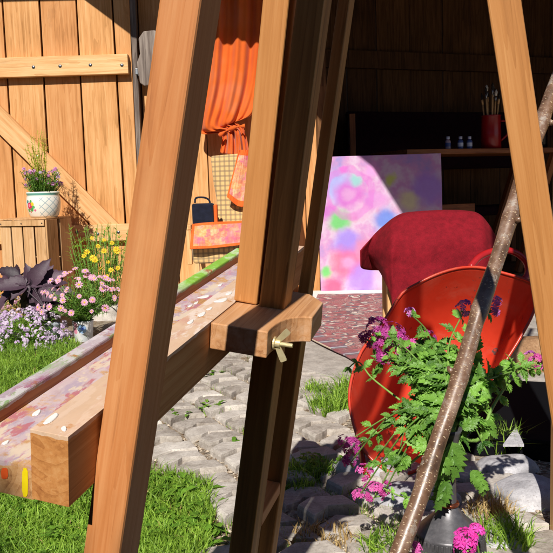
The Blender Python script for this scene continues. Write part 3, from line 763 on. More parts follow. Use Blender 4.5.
# ------------------------------------------------------------ rug
def rug_mat():
    n=NT('oriental_rug');co=n.co()
    sp=n.N('ShaderNodeSeparateXYZ');n.L(co,sp.inputs[0])
    mp=n.N('ShaderNodeMapping');mp.inputs['Scale'].default_value=(1,1,1);wn_=n.N('ShaderNodeTexNoise');wn_.inputs['Scale'].default_value=9.;wn_.inputs['Detail'].default_value=4;n.L(co,wn_.inputs['Vector'])
    ws_=n.N('ShaderNodeVectorMath',operation='SCALE');ws_.inputs['Scale'].default_value=.07;n.L(wn_.outputs['Color'],ws_.inputs[0])
    wa_=n.N('ShaderNodeVectorMath',operation='ADD');n.L(co,wa_.inputs[0]);n.L(ws_.outputs[0],wa_.inputs[1])
    mp.inputs['Rotation'].default_value=(0,0,.785);n.L(wa_.outputs[0],mp.inputs[0])
    vo=n.N('ShaderNodeTexVoronoi',distance='MANHATTAN');vo.inputs['Scale'].default_value=18.;vo.inputs['Randomness'].default_value=.55;n.L(mp.outputs[0],vo.inputs['Vector'])
    vo2=n.N('ShaderNodeTexVoronoi',distance='CHEBYCHEV');vo2.inputs['Scale'].default_value=44.;vo2.inputs['Randomness'].default_value=.6;n.L(mp.outputs[0],vo2.inputs['Vector'])
    c=n.ramp(n.math('FRACT',n.math('MULTIPLY',vo.outputs['Distance'],3.2)),[(0,'6e0e1a'),(.25,'a01c28'),(.48,'d9c3b4'),(.58,'2c1c38'),(.72,'a01c28'),(.9,'b84a44')],'CONSTANT')
    c2=n.ramp(n.math('FRACT',n.math('MULTIPLY',vo2.outputs['Color'],3.1)),[(0,'7e121e'),(.4,'a01c28'),(.56,'d8cabc'),(.66,'2a2444'),(.78,'b04450'),(.9,'5e0e1a')],'CONSTANT')
    c=n.mix(n.ramp(n.noise(co,7.,3),[(.42,(0,0,0)),(.52,(1,1,1))]),c,c2)
    v3=n.N('ShaderNodeTexVoronoi',distance='EUCLIDEAN');v3.inputs['Scale'].default_value=7.5;v3.inputs['Randomness'].default_value=.8;n.L(mp.outputs[0],v3.inputs['Vector'])
    k3=n.ramp(v3.outputs['Distance'],[(0,(0,0,0)),(.12,(1,1,1)),(.17,(0,0,0)),(.33,(1,1,1)),(.38,(0,0,0))],'CONSTANT')
    c=n.mix(n.math('MULTIPLY',k3,.85),c,'1e1c38')
    k4=n.ramp(v3.outputs['Distance'],[(0,(0,0,0)),(.29,(1,1,1)),(.33,(0,0,0))],'CONSTANT')
    c=n.mix(n.math('MULTIPLY',k4,.8),c,'d8ccb8')
    def band(a,b):
        x=sp.outputs[1]
        return n.math('MULTIPLY',n.math('GREATER_THAN',x,a),n.math('LESS_THAN',x,b))
    c=n.mix(n.math('MULTIPLY',band(.05,.13),.8),c,n.ramp(n.math('FRACT',n.math('MULTIPLY',sp.outputs[0],7.)),[(0,'7a1a30'),(.35,'5a2a4c'),(.5,'aab4c0'),(.6,'3c4452'),(.75,'7a1a30')],'CONSTANT'))
    c=n.mix(band(-1,.05),c,'c9b598')
    f=n.noise(co,400.,3)
    c=n.mix(.12,c,n.ramp(n.noise(co,60.,4),[(.3,'5a1420'),(.7,'e0b0a8')]))
    return n.done(c,.95,n.bump(f,.8,.002),sheen=.2)
ra=gnd(303,341,.03);rb=gnd(362,372,.03);rc=gnd(322,300,.03)
rx=(rb-ra).normalized();ry=V((-rx.y,rx.x,0))
if ry.y<0: ry=-ry
RQ=[gnd(301,340),gnd(318,299),gnd(520,297),gnd(470,428)]
for q_ in RQ:q_.z=0
m=MB();Lr,Wr=2.3,1.75
rows=[]
for j in range(41):
    row=[]
    for i in range(41):
        P4_=RQ[0].lerp(RQ[3],i/40).lerp(RQ[1].lerp(RQ[2],i/40),j/40)-V((ra.x,ra.y,0))
        a=P4_.dot(rx);b=P4_.dot(ry)
        z=.004*noise.noise(V((a*3,b*3,0)))+.003*noise.noise(V((a*9,b*8,1)))
        b2=b+(.015*noise.noise(V((a*4,2,0))) if j==0 else 0)
        row.append(V((a,b2,z+.008)))
    rows.append(row)
m.grid(rows)
RF=frame(V((ra.x,ra.y,.022)),rx,ry,V((0,0,1)))
tag(m.build('rug',rug_mat(),M=RF,local=True,smooth=True,solid=.008),'worn red oriental rug spread on the concrete in front of the painting','rug')
# ------------------------------------------------------------ red cloth on a chair
def cloth_mat(name,a,b,sc1=900.,sh=.0,fold=30.):
    n=NT(name);co=n.co()
    w=n.noise(co,sc1,2);f=n.noise(co,fold,4)
    c=n.ramp(n.math('ADD',n.math('MULTIPLY',w,.5),n.math('MULTIPLY',f,.5)),[(.35,a),(.65,b)])
    return n.done(c,.9,n.bump(f,.35,.006,n.bump(w,.5,.001)),sheen=sh,spec=.2)
CY=2.95
CH=thing('wooden_chair',(wal(440,300,CY).x,CY+.16,0),'light wooden chair mostly hidden under the red blanket','chair')
xl=wal(392,300,CY).x;xr=wal(486,300,CY).x
zt=wal(440,212,CY).z
for (x,y) in ((xl,CY+.03),(xr,CY+.03),(xl+.02,CY+.3),(xr-.02,CY+.3)):
    board('leg',(x,y,.02),(x,y,zt-.16 if y<CY+.1 else .42),(1,0,0),.03,.03,RAIL,CH)
m=MB();m.box((xl+.05,CY+.05,zt-.13),(xr-.05,CY+.11,zt-.05),.5);m.build('headrest',RAIL,CH,bevel=.01)
board('seat',(xl+.01,CY+.16,.43),(xr-.01,CY+.16,.43),(0,1,0),.34,.03,RAIL,CH)
board('back_rail',(xl+.02,CY+.03,zt-.18),(xr-.02,CY+.03,zt-.18),(0,0,1),.07,.025,RAIL,CH)
tops=[(362,250),(372,239),(387,225),(403,213.5),(425,210.5),(452,209.5),(477,211.5),(489,223),(497,238)]
bots=[(381,272),(385,281),(391,296),(397,316),(425,322),(452,322),(478,322),(492,318),(501,312)]
rows=[]
def interp(L,t):
    f=t*(len(L)-1);i=min(int(f),len(L)-2);g=f-i
    # catmull-like smooth
    a=V((*L[max(0,i-1)],0));b=V((*L[i],0));c=V((*L[i+1],0));d=V((*L[min(len(L)-1,i+2)],0))
    return .5*((2*b)+(-a+c)*g+(2*a-5*b+4*c-d)*g*g+(-a+3*b-3*c+d)*g**3)
NC=44
for j in range(26):
    row=[]
    for i in range(NC+1):
        t=i/NC;tp=interp(tops,t);bp=interp(bots,t)
        edge=min(1,t/.3)*min(1,(1-t)/.2)
        if j<8:   # back sheet rising to the top
            s=j/8;P=wal(tp.x,tp.y,CY)
            q=P+V((0,.06+.20*edge*(1-s)**.6,-.22*(1-s)**1.5*(.3+.7*edge)))
            q.z-=.004*(1-s)
        else:
            s=(j-8)/17;x=tp.x+(bp.x-tp.x)*s;y=tp.y+(bp.y-tp.y)*s
            Y=CY+.05-.11*math.sin(min(1,s*3)*math.pi/2)*edge-.03*s
            Y+=.016*math.sin(t*19+s*2.)*s*(.4+edge)+.008*noise.noise(V((t*12,s*4,3)))
            Y+=.010*math.sin(t*37+5*s)*s*s+.012*abs(noise.noise(V((t*7+s*3,s*5,9))))
            if t<.28: Y+=(.28-t)*.35
            q=wal(x,y,Y)
        row.append(q)
    rows.append(row)
m=MB();m.grid(rows,.5)
REDC=cloth_mat('red_wool','660c17','8a1422',420.,.0,45.)
tag(m.build('blanket',REDC,smooth=True,solid=.006,sub=1),'dark red woollen blanket draped over the wooden chair','blanket')
# ------------------------------------------------------------ red enamel tub
def enamel():
    n=NT('red_enamel');co=n.co()
    f=n.noise(co,5.,5,.6)
    c=n.ramp(f,[(.3,'b4301c'),(.55,'c53a24'),(.75,'cf4830')])
    c=n.mix(n.math('MULTIPLY',n.ramp(n.noise(co,7.,7,.7,.6),[(.48,(0,0,0)),(.7,(1,1,1))]),.22),c,'b89078')
    # chips and scratches
    ch=n.ramp(n.noise(co,16.,7,.72,1.4),[(.63,(0,0,0)),(.655,(1,1,1))])
    c=n.mix(ch,c,n.ramp(n.noise(co,30.,3),[(.4,'2a1512'),(.6,'6a5a58')]))
    at=n.N('ShaderNodeAttribute',attribute_name='var')
    e=n.math('GREATER_THAN',n.math('ADD',at.outputs['Fac'],n.math('MULTIPLY',n.noise(co,40.,5,.7),.5)),1.22)
    c=n.mix(e,c,n.ramp(n.noise(co,25.,3),[(.45,'3c3030'),(.55,'a8a4a8')]))
    return n.done(c,n.math('ADD',n.math('MULTIPLY',f,.25),.2),n.bump(n.noise(co,9.,3),.25,.006,n.bump(ch,.4,-.0008)),spec=.5)
ENAM=enamel()
rim=[(380,467),(362,447),(352,415),(351,388),(360,356),(372,336),(386,315),(401,291),(418,280),(437,272),(458,267.5),(480,268.5),(505,276),(528,284),(537,292),(534,312),(522,335),(505,361),(488,386),(468,415),(446,445),(420,468),(398,474)]
tn=V((-.22,-.80,.56)).normalized()
tc=gnd(392,478);tc=tc+V((0,-.0,.01))
rimP=[pla(x,y,tc,tn) for x,y in rim]
cen=sum(rimP,V())/len(rimP)
print('TUB',cen,[round(min(p[k] for p in rimP),3) for k in range(3)],[round(max(p[k] for p in rimP),3) for k in range(3)])
def closed_resample(P,K):
    n=len(P);o=[]
    for k in range(K):
        f=k/K*n;i=int(f);g=f-i;a,b,c,d=P[(i-1)%n],P[i%n],P[(i+1)%n],P[(i+2)%n]
        o.append(.5*((2*b)+(-a+c)*g+(2*a-5*b+4*c-d)*g*g+(-a+3*b-3*c+d)*g**3))
    return o
K=72;rs=closed_resample(rimP,K)
# rim bulges forward/back so it is not a flat cut
rs=[p+tn*(.02*math.sin(6.283*k/K*2+.6)) for k,p in enumerate(rs)]
TB=thing('metal_tub',(cen.x,cen.y+.1,0),'chipped red enamelled metal tub with flared lip, lying open towards the viewer','tub')
layers=[(1.0,0.0,1.),(.985,.012,.8),(.96,.035,.1),(.91,.075,0),(.84,.125,0),(.74,.175,0),(.60,.215,0),(.42,.24,0),(.2,.25,0),(.02,.252,0)]
dn=-tn
floorz=.012
vs=[];va=[]
for (s_,dp,v_) in layers:
    for p in rs:
        q=cen+(p-cen)*s_+dn*dp*1.0+V((0,0,.0))
        q.z=max(q.z,floorz) if True else q.z
        vs.append(q);va.append(v_)
fs=[(l*K+k,l*K+(k+1)%K,(l+1)*K+(k+1)%K,(l+1)*K+k) for l in range(len(layers)-1) for k in range(K)]
m=MB();m.add(vs,fs,va);m.build('shell',ENAM,TB,smooth=True,solid=.004)
m=MB();m.tube(rs,.0042,8,.78,closed=True);m.build('rim',ENAM,TB,smooth=True)
# loop handle behind the upper rim
hp=[(470,268),(478,258),(490,252),(505,250),(518,254),(527,264),(527,276),(517,284),(503,285)]
hpts=closed_resample([wal(x,y,cen.y+.19) for x,y in hp],9)
def open_resample(P,K):
    o=[]
    n=len(P)
    for k in range(K+1):
        f=k/K*(n-1);i=min(int(f),n-2);g=f-i;a,b,c,d=P[max(0,i-1)],P[i],P[i+1],P[min(n-1,i+2)]
        o.append(.5*((2*b)+(-a+c)*g+(2*a-5*b+4*c-d)*g*g+(-a+3*b-3*c+d)*g**3))
    return o
ys=[.13,.15,.17,.19,.2,.2,.19,.17,.14]
hpts=open_resample([wal(x,y,cen.y+dy) for (x,y),dy in zip(hp,ys)],30)
m=MB();m.tube(hpts,.0098,12,.4)
HRED=plain('handle_red','8e1418','b82226',.3,30,.1,.0005)
m.build('handle',HRED,TB,smooth=True)
m=MB();a=gnd(368,486);b=pla(361,446,tc,tn)
m.tube([b+V((0,.02,0)),b.lerp(a,.5)+V((-.003,0,0)),V((a.x,a.y,.02))],.008,10,.4);m.build('foot_tube',HRED,TB,smooth=True)
# ------------------------------------------------------------ vase
vb=gnd(449,596);VX,VY=vb.x,vb.y
def vz(y): return wal(455,y,VY).z
m=MB()
vprof_=[(.0,.004),(.055,.004),(.06,.008),(.056,.014),(.07,.035),(.082,.065),(.083,.09),(.079,.105),(.080,.110),(.076,.116),(.062,.135),(.042,.155),(.026,.175),(.018,.198),(.0165,.215),(.020,.221),(.0165,.227),(.016,.245),(.020,.268),(.028,.288),(.031,.292),(.028,.292),(.018,.27),(.012,.24)]
zr=vz(503);ztp=vz(428)
vprof=[(.0,.003),(.045,.003),(.05,.008),(.045,.014),(.052,.03),(.063,.06),(.067,.09),(.066,zr*.60),(.060,zr*.68),(.0615,zr*.70),(.058,zr*.72),(.045,zr*.79),(.028,zr*.88),(.017,zr*.96),(.0145,zr),(.0135,zr+(ztp-zr)*.3),(.0145,zr+(ztp-zr)*.7),(.022,ztp-.008),(.026,ztp),(.023,ztp),(.012,ztp-.02),(.01,zr)]
sclz=1.
m.lathe([(r*1.0,z*sclz) for r,z in vprof],(VX,VY,0),40,.5)
print('VASE',zr,ztp)
def pewter():
    n=NT('dark_pewter');co=n.co();f=n.noise(co,14.,6,.7)
    c=n.ramp(f,[(.3,'2c2b2e'),(.55,'5e5c60'),(.75,'8c898a')])
    return n.done(c,.42,n.bump(n.noise(co,60.,4),.3,.001),metal=.35,spec=.7)
PEW=pewter()
VS=thing('vase',(VX,VY,0),'dark pewter vase with a slim ringed neck holding the purple flowers','vase')
m.build('body',PEW,VS,smooth=True)
m=MB();m.lathe([(.0140,zr-.004),(.0185,zr-.003),(.0195,zr),(.0185,zr+.003),(.0140,zr+.004)],(VX,VY,0),32,.5);m.build('copper_ring',plain('copper','8a4430','c87858',.3,60,.1,metal=.9),VS,smooth=True)
m=MB()
for k in range(48):
    a=2*math.pi*k/48
    r=.0625;m.box((-.0022,-.002,-.006),(.0022,.002,.006),.5,0,Matrix.Translation((VX+r*math.cos(a),VY+r*math.sin(a),zr*.665))@Matrix.Rotation(a+math.pi/2,4,'Z'))
m.build('bead_band',PEW,VS,bevel=.001)
# ------------------------------------------------------------ verbena bunch in the vase
def floret(m,c,nrm,r,mi,var):
    nrm=V(nrm).normalized();x=nrm.cross(V((0,0,1)))
    if x.length<.1:x=nrm.cross(V((1,0,0)))
    x.normalize();y=nrm.cross(x);a0=rnd(0,6.28)
    for k in range(5):
        a=a0+k*1.2566;d=x*math.cos(a)+y*math.sin(a);s=x*-math.sin(a)+y*math.cos(a)
        z=nrm*(.12*r)
        vs=[c,c+d*r*.55-s*r*.32+z,c+d*r*.98-s*r*.40-z*.5,c+d*r*.84-z*.2,c+d*r*.98+s*r*.40-z*.5,c+d*r*.55+s*r*.32+z]
        m.add(vs,[(0,1,2,3),(0,3,4,5)],min(1,max(0,var+rnd(-.2,.2))),mi)
def cluster(m,c,R0,n,r,mi,axis=(0,-.5,.8),flat=.8):
    ax=V(axis).normalized()
    for k in range(n):
        while 1:
            d=V((rnd(-1,1),rnd(-1,1),rnd(-1,1)))
            if .2<d.length<1 and d.dot(ax)>-.25: break
        d.normalize();p=V(c)+d*R0*rnd(.75,1.05)
        floret(m,p,(d+ax*.4),r*rnd(.8,1.15),mi,rnd(.2,.8))
mouth=V((VX,VY,ztp-.005))
stems=MB();leaves=MB();flow=MB()
def serrleaf(p,d,L,var,n=None):
    d=V(d).normalized();nn=n or V((rnd(-.6,.6),-.5+rnd(-.5,.4),.8))
    wd=L*rnd(.52,.70)
    leaf(leaves,p,d,nn,L,wd,var,.38,rnd(.2,.7),rnd(.2,.6),14,0,0,.42)
    s=d.cross(nn)
    if s.length<1e-3: return
    s.normalize()
    for sg in (1,-1):   # deeply cut side lobes
        for (f,l) in ((.18,.42),(.42,.40)):
            leaf(leaves,V(p)+d*(L*f)-nn.normalized()*(.15*L*f*f),(d*.75+s*sg*.8),nn,L*l*rnd(.85,1.15),wd*.42,min(1,max(0,var+rnd(-.1,.1))),.3,.4,.3,8,0,0,.42)
def shoot(pts,r=.0022,nl=5,L=.04,start=.25,var=.5):
    P=open_resample([V(p) for p in pts],22)
    stems.tube(P,[r*(1.25-.55*i/22) for i in range(23)],7,rnd(.2,.9))
    for k in range(nl):
        t=start+(1-start)*(k+.3)/nl;i=min(21,int(t*22));tan=(P[i+1]-P[i]).normalized()
        for sgn in (1,-1):
            s=tan.cross(V((rnd(-.3,.3),-1,rnd(-.2,.4)))).normalized()*sgn
            if k%2: s=(s+V((0,-.8,0))).normalized()
            serrleaf(P[i],(s+tan*.5+V((0,0,rnd(-.3,.25)))).normalized(),L*rnd(.5,1.0)*(1.05-.45*t),min(1,max(0,var+rnd(-.35,.35))))
    return P[-1]
# (px,py,depth, size, florets, material) flower heads
heads=[(428,338,1.6,.014,10,1),(447,352,1.56,.014,10,0),(440,366,1.52,.015,12,0),(427,366,1.54,.013,10,2),(413,362,1.58,.012,9,1),(403,352,1.62,.014,10,0),(452,390,1.48,.012,9,2),(410,378,1.55,.011,8,0),(383,357,1.64,.014,10,1),(377,328,1.72,.022,16,1),(392,332,1.70,.024,18,1),(385,345,1.66,.020,16,1),(371,340,1.74,.018,12,1),(366,336,1.73,.012,8,1),(401,341,1.68,.016,12,1),(410,311,1.78,.010,8,3),
(413,347,1.60,.014,10,0),(421,353,1.58,.014,10,2),(436,372,1.52,.016,12,2),(444,383,1.5,.012,9,0),(395,365,1.6,.011,8,0),
(464,308,1.62,.014,12,3),(492,306,1.60,.018,16,3),
(352,446,1.62,.016,14,1),(344,441,1.66,.012,9,1),(350,460,1.62,.013,10,1),(364,471,1.60,.014,11,4),(375,492,1.50,.018,16,4),(385,488,1.48,.010,8,4),(358,495,1.5,.009,6,4),
(466,540,1.28,.016,15,5),(476,531,1.28,.011,9,5),(460,551,1.28,.010,8,5),(414,549,1.30,.012,9,4),
(460,420,1.5,.011,9,4),(455,425,1.5,.008,6,0),(537,361,1.55,.014,13,0),(530,356,1.56,.009,7,2),(546,366,1.55,.010,8,4)]
heads_m=[]
mats_f=[MAG,PURP,ORCH,ORCH,MAG,HOT]
for (x,y,d,s_,n,mi) in heads:
    c=dep(x,y,d)
    mid=mouth.lerp(c,.5)+V((rnd(-.02,.02),rnd(-.02,.02),.05+.02*rnd(-1,1)))
    e=c-V((0,-.2,.9))*s_*.7
    m0=mouth
    if y>470: mid=mouth.lerp(c,.5)+V((0,-.03,.07))
    if y>525: m0=dep(x+8,y+60,d+.03);mid=m0.lerp(c,.6)
    P=shoot([m0-V((0,0,.03)),m0+(mid-m0)*.4+V((0,0,.03 if m0 is mouth else 0)),mid,e],.0019,5 if y<440 else (3 if x<440 else 1),.046,.4)
    fh=MB();cluster(fh,c,s_*1.2,int(n*1.15),.0085 if s_>.012 else .0075,mi);heads_m.append(fh)
    for q in range(3): # calyx buds
        d2=V((rnd(-1,1),rnd(-1,0),rnd(-.6,.4))).normalized();stems.tube([e,e+d2*s_*.9],[.0012,.0022],6,.6)
# leafy shoots without flowers, reaching over the tub
sh=[(398,350,1.65),(375,360,1.7),(405,372,1.6),(420,385,1.55),(430,400,1.5),(418,412,1.5),(440,410,1.48),(385,425,1.62),(402,432,1.55),(438,438,1.42),(452,392,1.5),(470,378,1.5),(480,345,1.55),(484,365,1.52),(478,400,1.45),(462,368,1.52),(492,392,1.5),(450,355,1.58),(500,430,1.45),(478,430,1.42),(488,455,1.42),(465,452,1.4),(396,470,1.5),(420,455,1.45),(445,468,1.38),(440,340,1.62),(468,350,1.6),(490,378,1.52),(508,372,1.53)]
for (x,y,d) in sh:
    c=dep(x,y,d);mid=mouth.lerp(c,.55)+V((rnd(-.02,.02),rnd(-.03,.02),.03+rnd(0,.03)))
    shoot([mouth-V((0,0,.03)),mouth+V((0,0,.02))+(mid-mouth)*.3,mid,c],.0017,4,.056,.35,rnd(.0,1.))
# long bare stems
shoot([mouth,dep(478,440,1.42),dep(492,408,1.45),dep(512,378,1.52),dep(530,366,1.55)],.0034,5,.038,.45,.8)
shoot([mouth,dep(400,470,1.5),dep(393,452,1.5),dep(388,462,1.48)],.0022,2,.03,.6,.8)
shoot([dep(400,400,1.6),dep(372,378,1.66),dep(358,362,1.7),dep(345,372,1.72)],.0018,4,.032,.3,.6)
shoot([mouth,dep(430,490,1.4),dep(405,497,1.42),dep(383,488,1.46)],.0018,3,.03,.4,.8)
# big foreground leaves
for (x,y,d,dx,dz,L,va) in [(436,447,1.4,-.85,.25,.075,.8),(440,470,1.36,.1,-1.,.085,.45),(452,440,1.36,.05,-1,.10,.35),(488,418,1.42,.1,-1,.075,.6),(448,480,1.34,-.3,-.8,.08,.25),(462,430,1.38,.5,.4,.05,.5),(425,400,1.46,.2,.9,.06,.7),(470,392,1.45,-.1,-1,.10,.3),(458,395,1.43,.1,-1,.09,.25),(410,455,1.44,-.4,-.5,.05,.6),(445,455,1.33,-.1,-1,.07,.6),(470,470,1.36,.5,-.6,.06,.5),(480,478,1.36,.3,-.9,.05,.6),(430,490,1.36,-.5,-.6,.05,.6)]:
    serrleaf(dep(x,y,d),V((dx,-.15,dz)),L*.74,va,V((.1,-.9,.35)))
BQ=thing('flower_bunch',(VX,VY,.05),'bunch of purple and pink verbena with serrated leaves standing in the dark vase','flowers')
stems.build('stems',STEMG,BQ,smooth=True);leaves.build('leaves',VERB,BQ,smooth=True)
[h_.build('flower_head',mats_f,BQ) for h_ in heads_m]
# ------------------------------------------------------------ crate
CRX=wal(27,300,4.95);ca_=math.radians(17)
CR=thing('crate',(CRX.x+.03,5.0,0),'upright slatted wooden crate beside the barn door','crate')
CM=Matrix.Translation((wal(2,260,4.88).x,4.88,0))@Matrix.Rotation(ca_*-1 if False else math.radians(-14),4,'Z')
# local: x along the front, y back, z up
CM=Matrix.Translation((wal(1.5,260,4.82).x,4.82,0))@Matrix.Rotation(math.radians(-4),4,'Z')
cw,cd,chh=.325,.36,.60
def cbox(name,lo,hi,**k):
    m=MB();m.box(lo,hi,rnd(0,1),0,CM,.0015);return m.build(name,CRATE,CR,bevel=.002,**k)
CM=Matrix.Translation((wal(1.5,260,4.86).x,4.86,0))@Matrix.Rotation(math.radians(-13),4,'Z')
cw=.325;cd=.33
for k in range(4):
    a=.004+k*(cw-.01)/4;cbox('slat',(a+.002,.0,.012),(a+(cw-.01)/4-.006,.011,chh-.035))
for z in (.0,chh-.035): cbox('end_bar',(0,-.013,z),(cw-.012,-.001,z+.034))
cbox('end_bar',(0,-.013,.3),(cw-.012,-.001,.33)) if False else None
# right side: vertical boards with a gap
cbox('side_board',(cw-.010,.0,.0),(cw,.135,chh));cbox('side_board',(cw-.010,.165,.0),(cw,.32,chh))
cbox('side_board',(0,.012,.0),(.01,.14,chh));cbox('side_board',(0,.17,.0),(.01,.32,chh))
cbox('top_board',(0,.0,chh+.001),(cw,.15,chh+.011));cbox('top_board',(0,.155,chh+.001),(cw,.325,chh+.011))
cbox('corner_block',(cw-.035,.016,.3),(cw-.012,.3,.33));cbox('back_board',(.012,.31,.0),(cw-.012,.32,chh-.001))
for (a,b) in ((.02,.58),(.3,.58),(.16,.58),(.29,.015),(.02,.015)):
    m=MB();m.tube([CM@V((a,-.0145,b)),CM@V((a,-.012,b))],.004,8,.5);m.build('nail',IRON,CR)
# ------------------------------------------------------------ generic small plants
def sprig(mL,mS,base,tip,nl,L,Wd,var0=.3,var1=.9,serr=0.,nrm=None,r=.0015,bendy=.02,n=5,start=.2):
    base=V(base);tip=V(tip);mid=base.lerp(tip,.5)+V((rnd(-bendy,bendy),rnd(-bendy,bendy),rnd(0,bendy)))
    P=open_resample([base,mid,tip],10);mS.tube(P,r,5,.5,cap=False)
    for k in range(nl):
        t=start+(1-start)*k/max(1,nl-1);i=min(9,int(t*10));a=rnd(0,6.28)
        tan=(P[i+1]-P[i]).normalized()
        leaf(mL,P[i],V((math.cos(a),math.sin(a),.2))+tan*.6,(0,0,1) if not nrm else nrm,L*rnd(.7,1.2),Wd,rnd(var0,var1),serr,.3,.2,n)
    return P[-1]
def daisy(m,c,nrm,r,n=9,mi=0,ci=1,var=.6):
    nrm=V(nrm).normalized();x=nrm.cross(V((0,0,1)))
    if x.length<.1:x=V((1,0,0))
    x.normalize();y=nrm.cross(x)
    for k in range(n):
        a=6.283*k/n+rnd(-.1,.1);d=x*math.cos(a)+y*math.sin(a);s=x*-math.sin(a)+y*math.cos(a)
        m.add([c+d*r*.15,c+d*r*.6-s*r*.2+nrm*r*.1,c+d*r+nrm*rnd(-.1,.1)*r,c+d*r*.6+s*r*.2+nrm*r*.1],[(0,1,2,3)],min(1,max(0,var+rnd(-.25,.25))),mi)
    m.add([c+nrm*r*.18]+[c+(x*math.cos(q)+y*math.sin(q))*r*.24+nrm*r*.08 for q in [i*1.0472 for i in range(6)]],[(0,i+1,(i+1)%6+1) for i in range(6)],.5,ci)
def dome(c,R0,flat=.9):
    th=rnd(0,6.283);z=rnd(0,1);r=math.sqrt(1-z*z);return V(c)+V((r*math.cos(th)*R0,r*math.sin(th)*R0,z*R0*flat)),V((r*math.cos(th),r*math.sin(th),z))
# pot on the crate
def potmat():
    n=NT('painted_ceramic');co=n.co()
    sp=n.N('ShaderNodeSeparateXYZ');n.L(co,sp.inputs[0])
    an=n.math('ARCTAN2',sp.outputs[1],sp.outputs[0])
    u=n.math('MULTIPLY',an,.095)
    z=sp.outputs[2]
    def lines(s):
        q=n.math('FRACT',n.math('MULTIPLY',n.math('ADD',n.math('MULTIPLY',u,s),z),22.))
        return n.math('LESS_THAN',n.math('ABSOLUTE',n.math('SUBTRACT',q,.5)),.07)
    lat=n.math('MAXIMUM',lines(1.),lines(-1.))
    lat=n.math('MULTIPLY',lat,n.math('MULTIPLY',n.math('LESS_THAN',z,.125),n.math('GREATER_THAN',u,-.148)))
    c=n.mix(n.math('MULTIPLY',lat,.7),'e6e2d6','7f9ba8')
    # painted flower bunch on the left of the belly
    for (a,zz,r,cc) in [(-2.22,.072,.024,'c8345a'),(-2.26,.078,.010,'f08aa0'),(-2.0,.085,.012,'d8c032'),(-2.38,.045,.013,'4f9a50'),(-2.08,.05,.013,'4f9a50'),(-1.94,.066,.010,'5aa860'),(-2.42,.1,.011,'3f8a8a'),(-1.85,.045,.009,'d86a8a'),(-2.12,.102,.009,'4f9a50'),(-2.2,.035,.009,'d05a3a')]:
        d=n.N('ShaderNodeVectorMath',operation='DISTANCE');n.L(co,d.inputs[0]);d.inputs[1].default_value=(.103*math.cos(a),.103*math.sin(a),zz)
        c=n.mix(n.math('LESS_THAN',n.math('ADD',d.outputs['Value'],n.math('MULTIPLY',n.noise(co,90.,2),.006)),r+.003),c,cc)
    c=n.mix(n.math('GREATER_THAN',z,.138),c,'6fa89a')
    c=n.mix(n.math('GREATER_THAN',z,.152),c,'e6e2d6')
    return n.done(c,.22,spec=.6)
pb=CM@V((.185,.13,.612))
pcx=wal(45,210,4.95).x
pb=V((pcx,4.93,.612))
P1=thing('potted_plant',pb,'round ceramic pot with painted flowers and lattice, pink blooms, on top of the crate','potted plant')
m=MB();m.lathe([(.0,0),(.078,0),(.088,.012),(.100,.05),(.105,.09),(.102,.125),(.097,.140),(.101,.146),(.103,.155),(.099,.160),(.092,.155),(.09,.13)],pb,40,0)
m.build('pot',potmat(),P1,smooth=True)
mL=MB();mS=MB();mF=MB()
for _ in range(170):
    a=rnd(0,6.283);r=.085*math.sqrt(rnd(0,1));b=pb+V((r*math.cos(a)*.8,r*math.sin(a)*.8,.14));t=pb+V((r*math.cos(a)*1.5,r*math.sin(a)*1.5,rnd(.19,.30)))
    e=sprig(mL,mS,b,t,7,.035,.006,.1,1.,n=3)
    if _<42: cluster(mF,e+V((0,0,.012)),.010,4,.010,0 if rnd(0,1)<.7 else 1)
mL.build('foliage',GREENF,P1,smooth=True);mS.build('stems',STEMG,P1);mF.build('flowers',[leafmat('petal_mauve','a84a98','e8b0dc'),LIL],P1)
mL=MB();mS=MB()
for _ in range(26):
    b=pb+V((rnd(-.03,.02),rnd(-.02,.04),.15));t=pb+V((rnd(-.09,.035),rnd(-.04,.06),rnd(.36,.55)))
    sprig(mL,mS,b,t,22,.028,.004,.1,1.,n=2,start=.35)
mL.build('wispy_foliage',YGR,P1);mS.build('wispy_stems',YGR,P1)
# daisy pot
g=gnd(84,341)
P2=thing('potted_plant',(g.x,g.y,0),'white pot of pale pink daisies with a pink and blue motif, next to the tray','potted plant')
def motif(name,cols,bands):
    n=NT(name);co=n.co();c=n.mix(n.ramp(n.noise(co,20.,2),[(.45,(0,0,0)),(.55,(1,1,1))]),cols[0],cols[1])
    for (x,z,r,cc) in bands:
        d=n.N('ShaderNodeVectorMath',operation='DISTANCE');n.L(co,d.inputs[0]);d.inputs[1].default_value=(x,-.05,z)
        c=n.mix(n.math('LESS_THAN',n.math('ADD',d.outputs['Value'],n.math('MULTIPLY',n.noise(co,80.,2),.01)),r+.005),c,cc)
    return n.done(c,.4)
m=MB();m.lathe([(.0,0),(.042,0),(.045,.005),(.053,.1),(.056,.108),(.052,.110),(.049,.09)],(g.x,g.y,0),30,0);m.build('pot',motif('pot_pink_blue',('dcdcdc','c8ccd0'),[(-.04,.06,.022,'e090a8'),(-.035,.09,.018,'e8a0b4'),(.006,.07,.022,'8fb0d8'),(.008,.072,.009,'3f5fb0'),(.03,.03,.012,'b0c8a8')]),P2,smooth=True)
mL=MB();mS=MB();mF=MB();c0=V((g.x,g.y,.12))
for _ in range(190):
    p,d=dome(c0+V((.0,0,.03)),rnd(.1,.21),1.0);sprig(mL,mS,c0+V((rnd(-.03,.03),rnd(-.03,.03),-.02)),p,6,.028,.007,.1,.9,n=3,start=.3)
for _ in range(78):
    p,d=dome(c0+V((0,0,.04)),rnd(.18,.225),.95)
    if d.y>.5: continue
    mq=MB();daisy(mq,p+V((0,0,.005)),d+V((0,-.8,.3)),rnd(.011,.023),R_.choice([9,11,13]));mq.build('flower',[PINKW,YEL],P2)
mL.build('foliage',GREENF,P2,smooth=True);mS.build('stems',STEMG,P2);
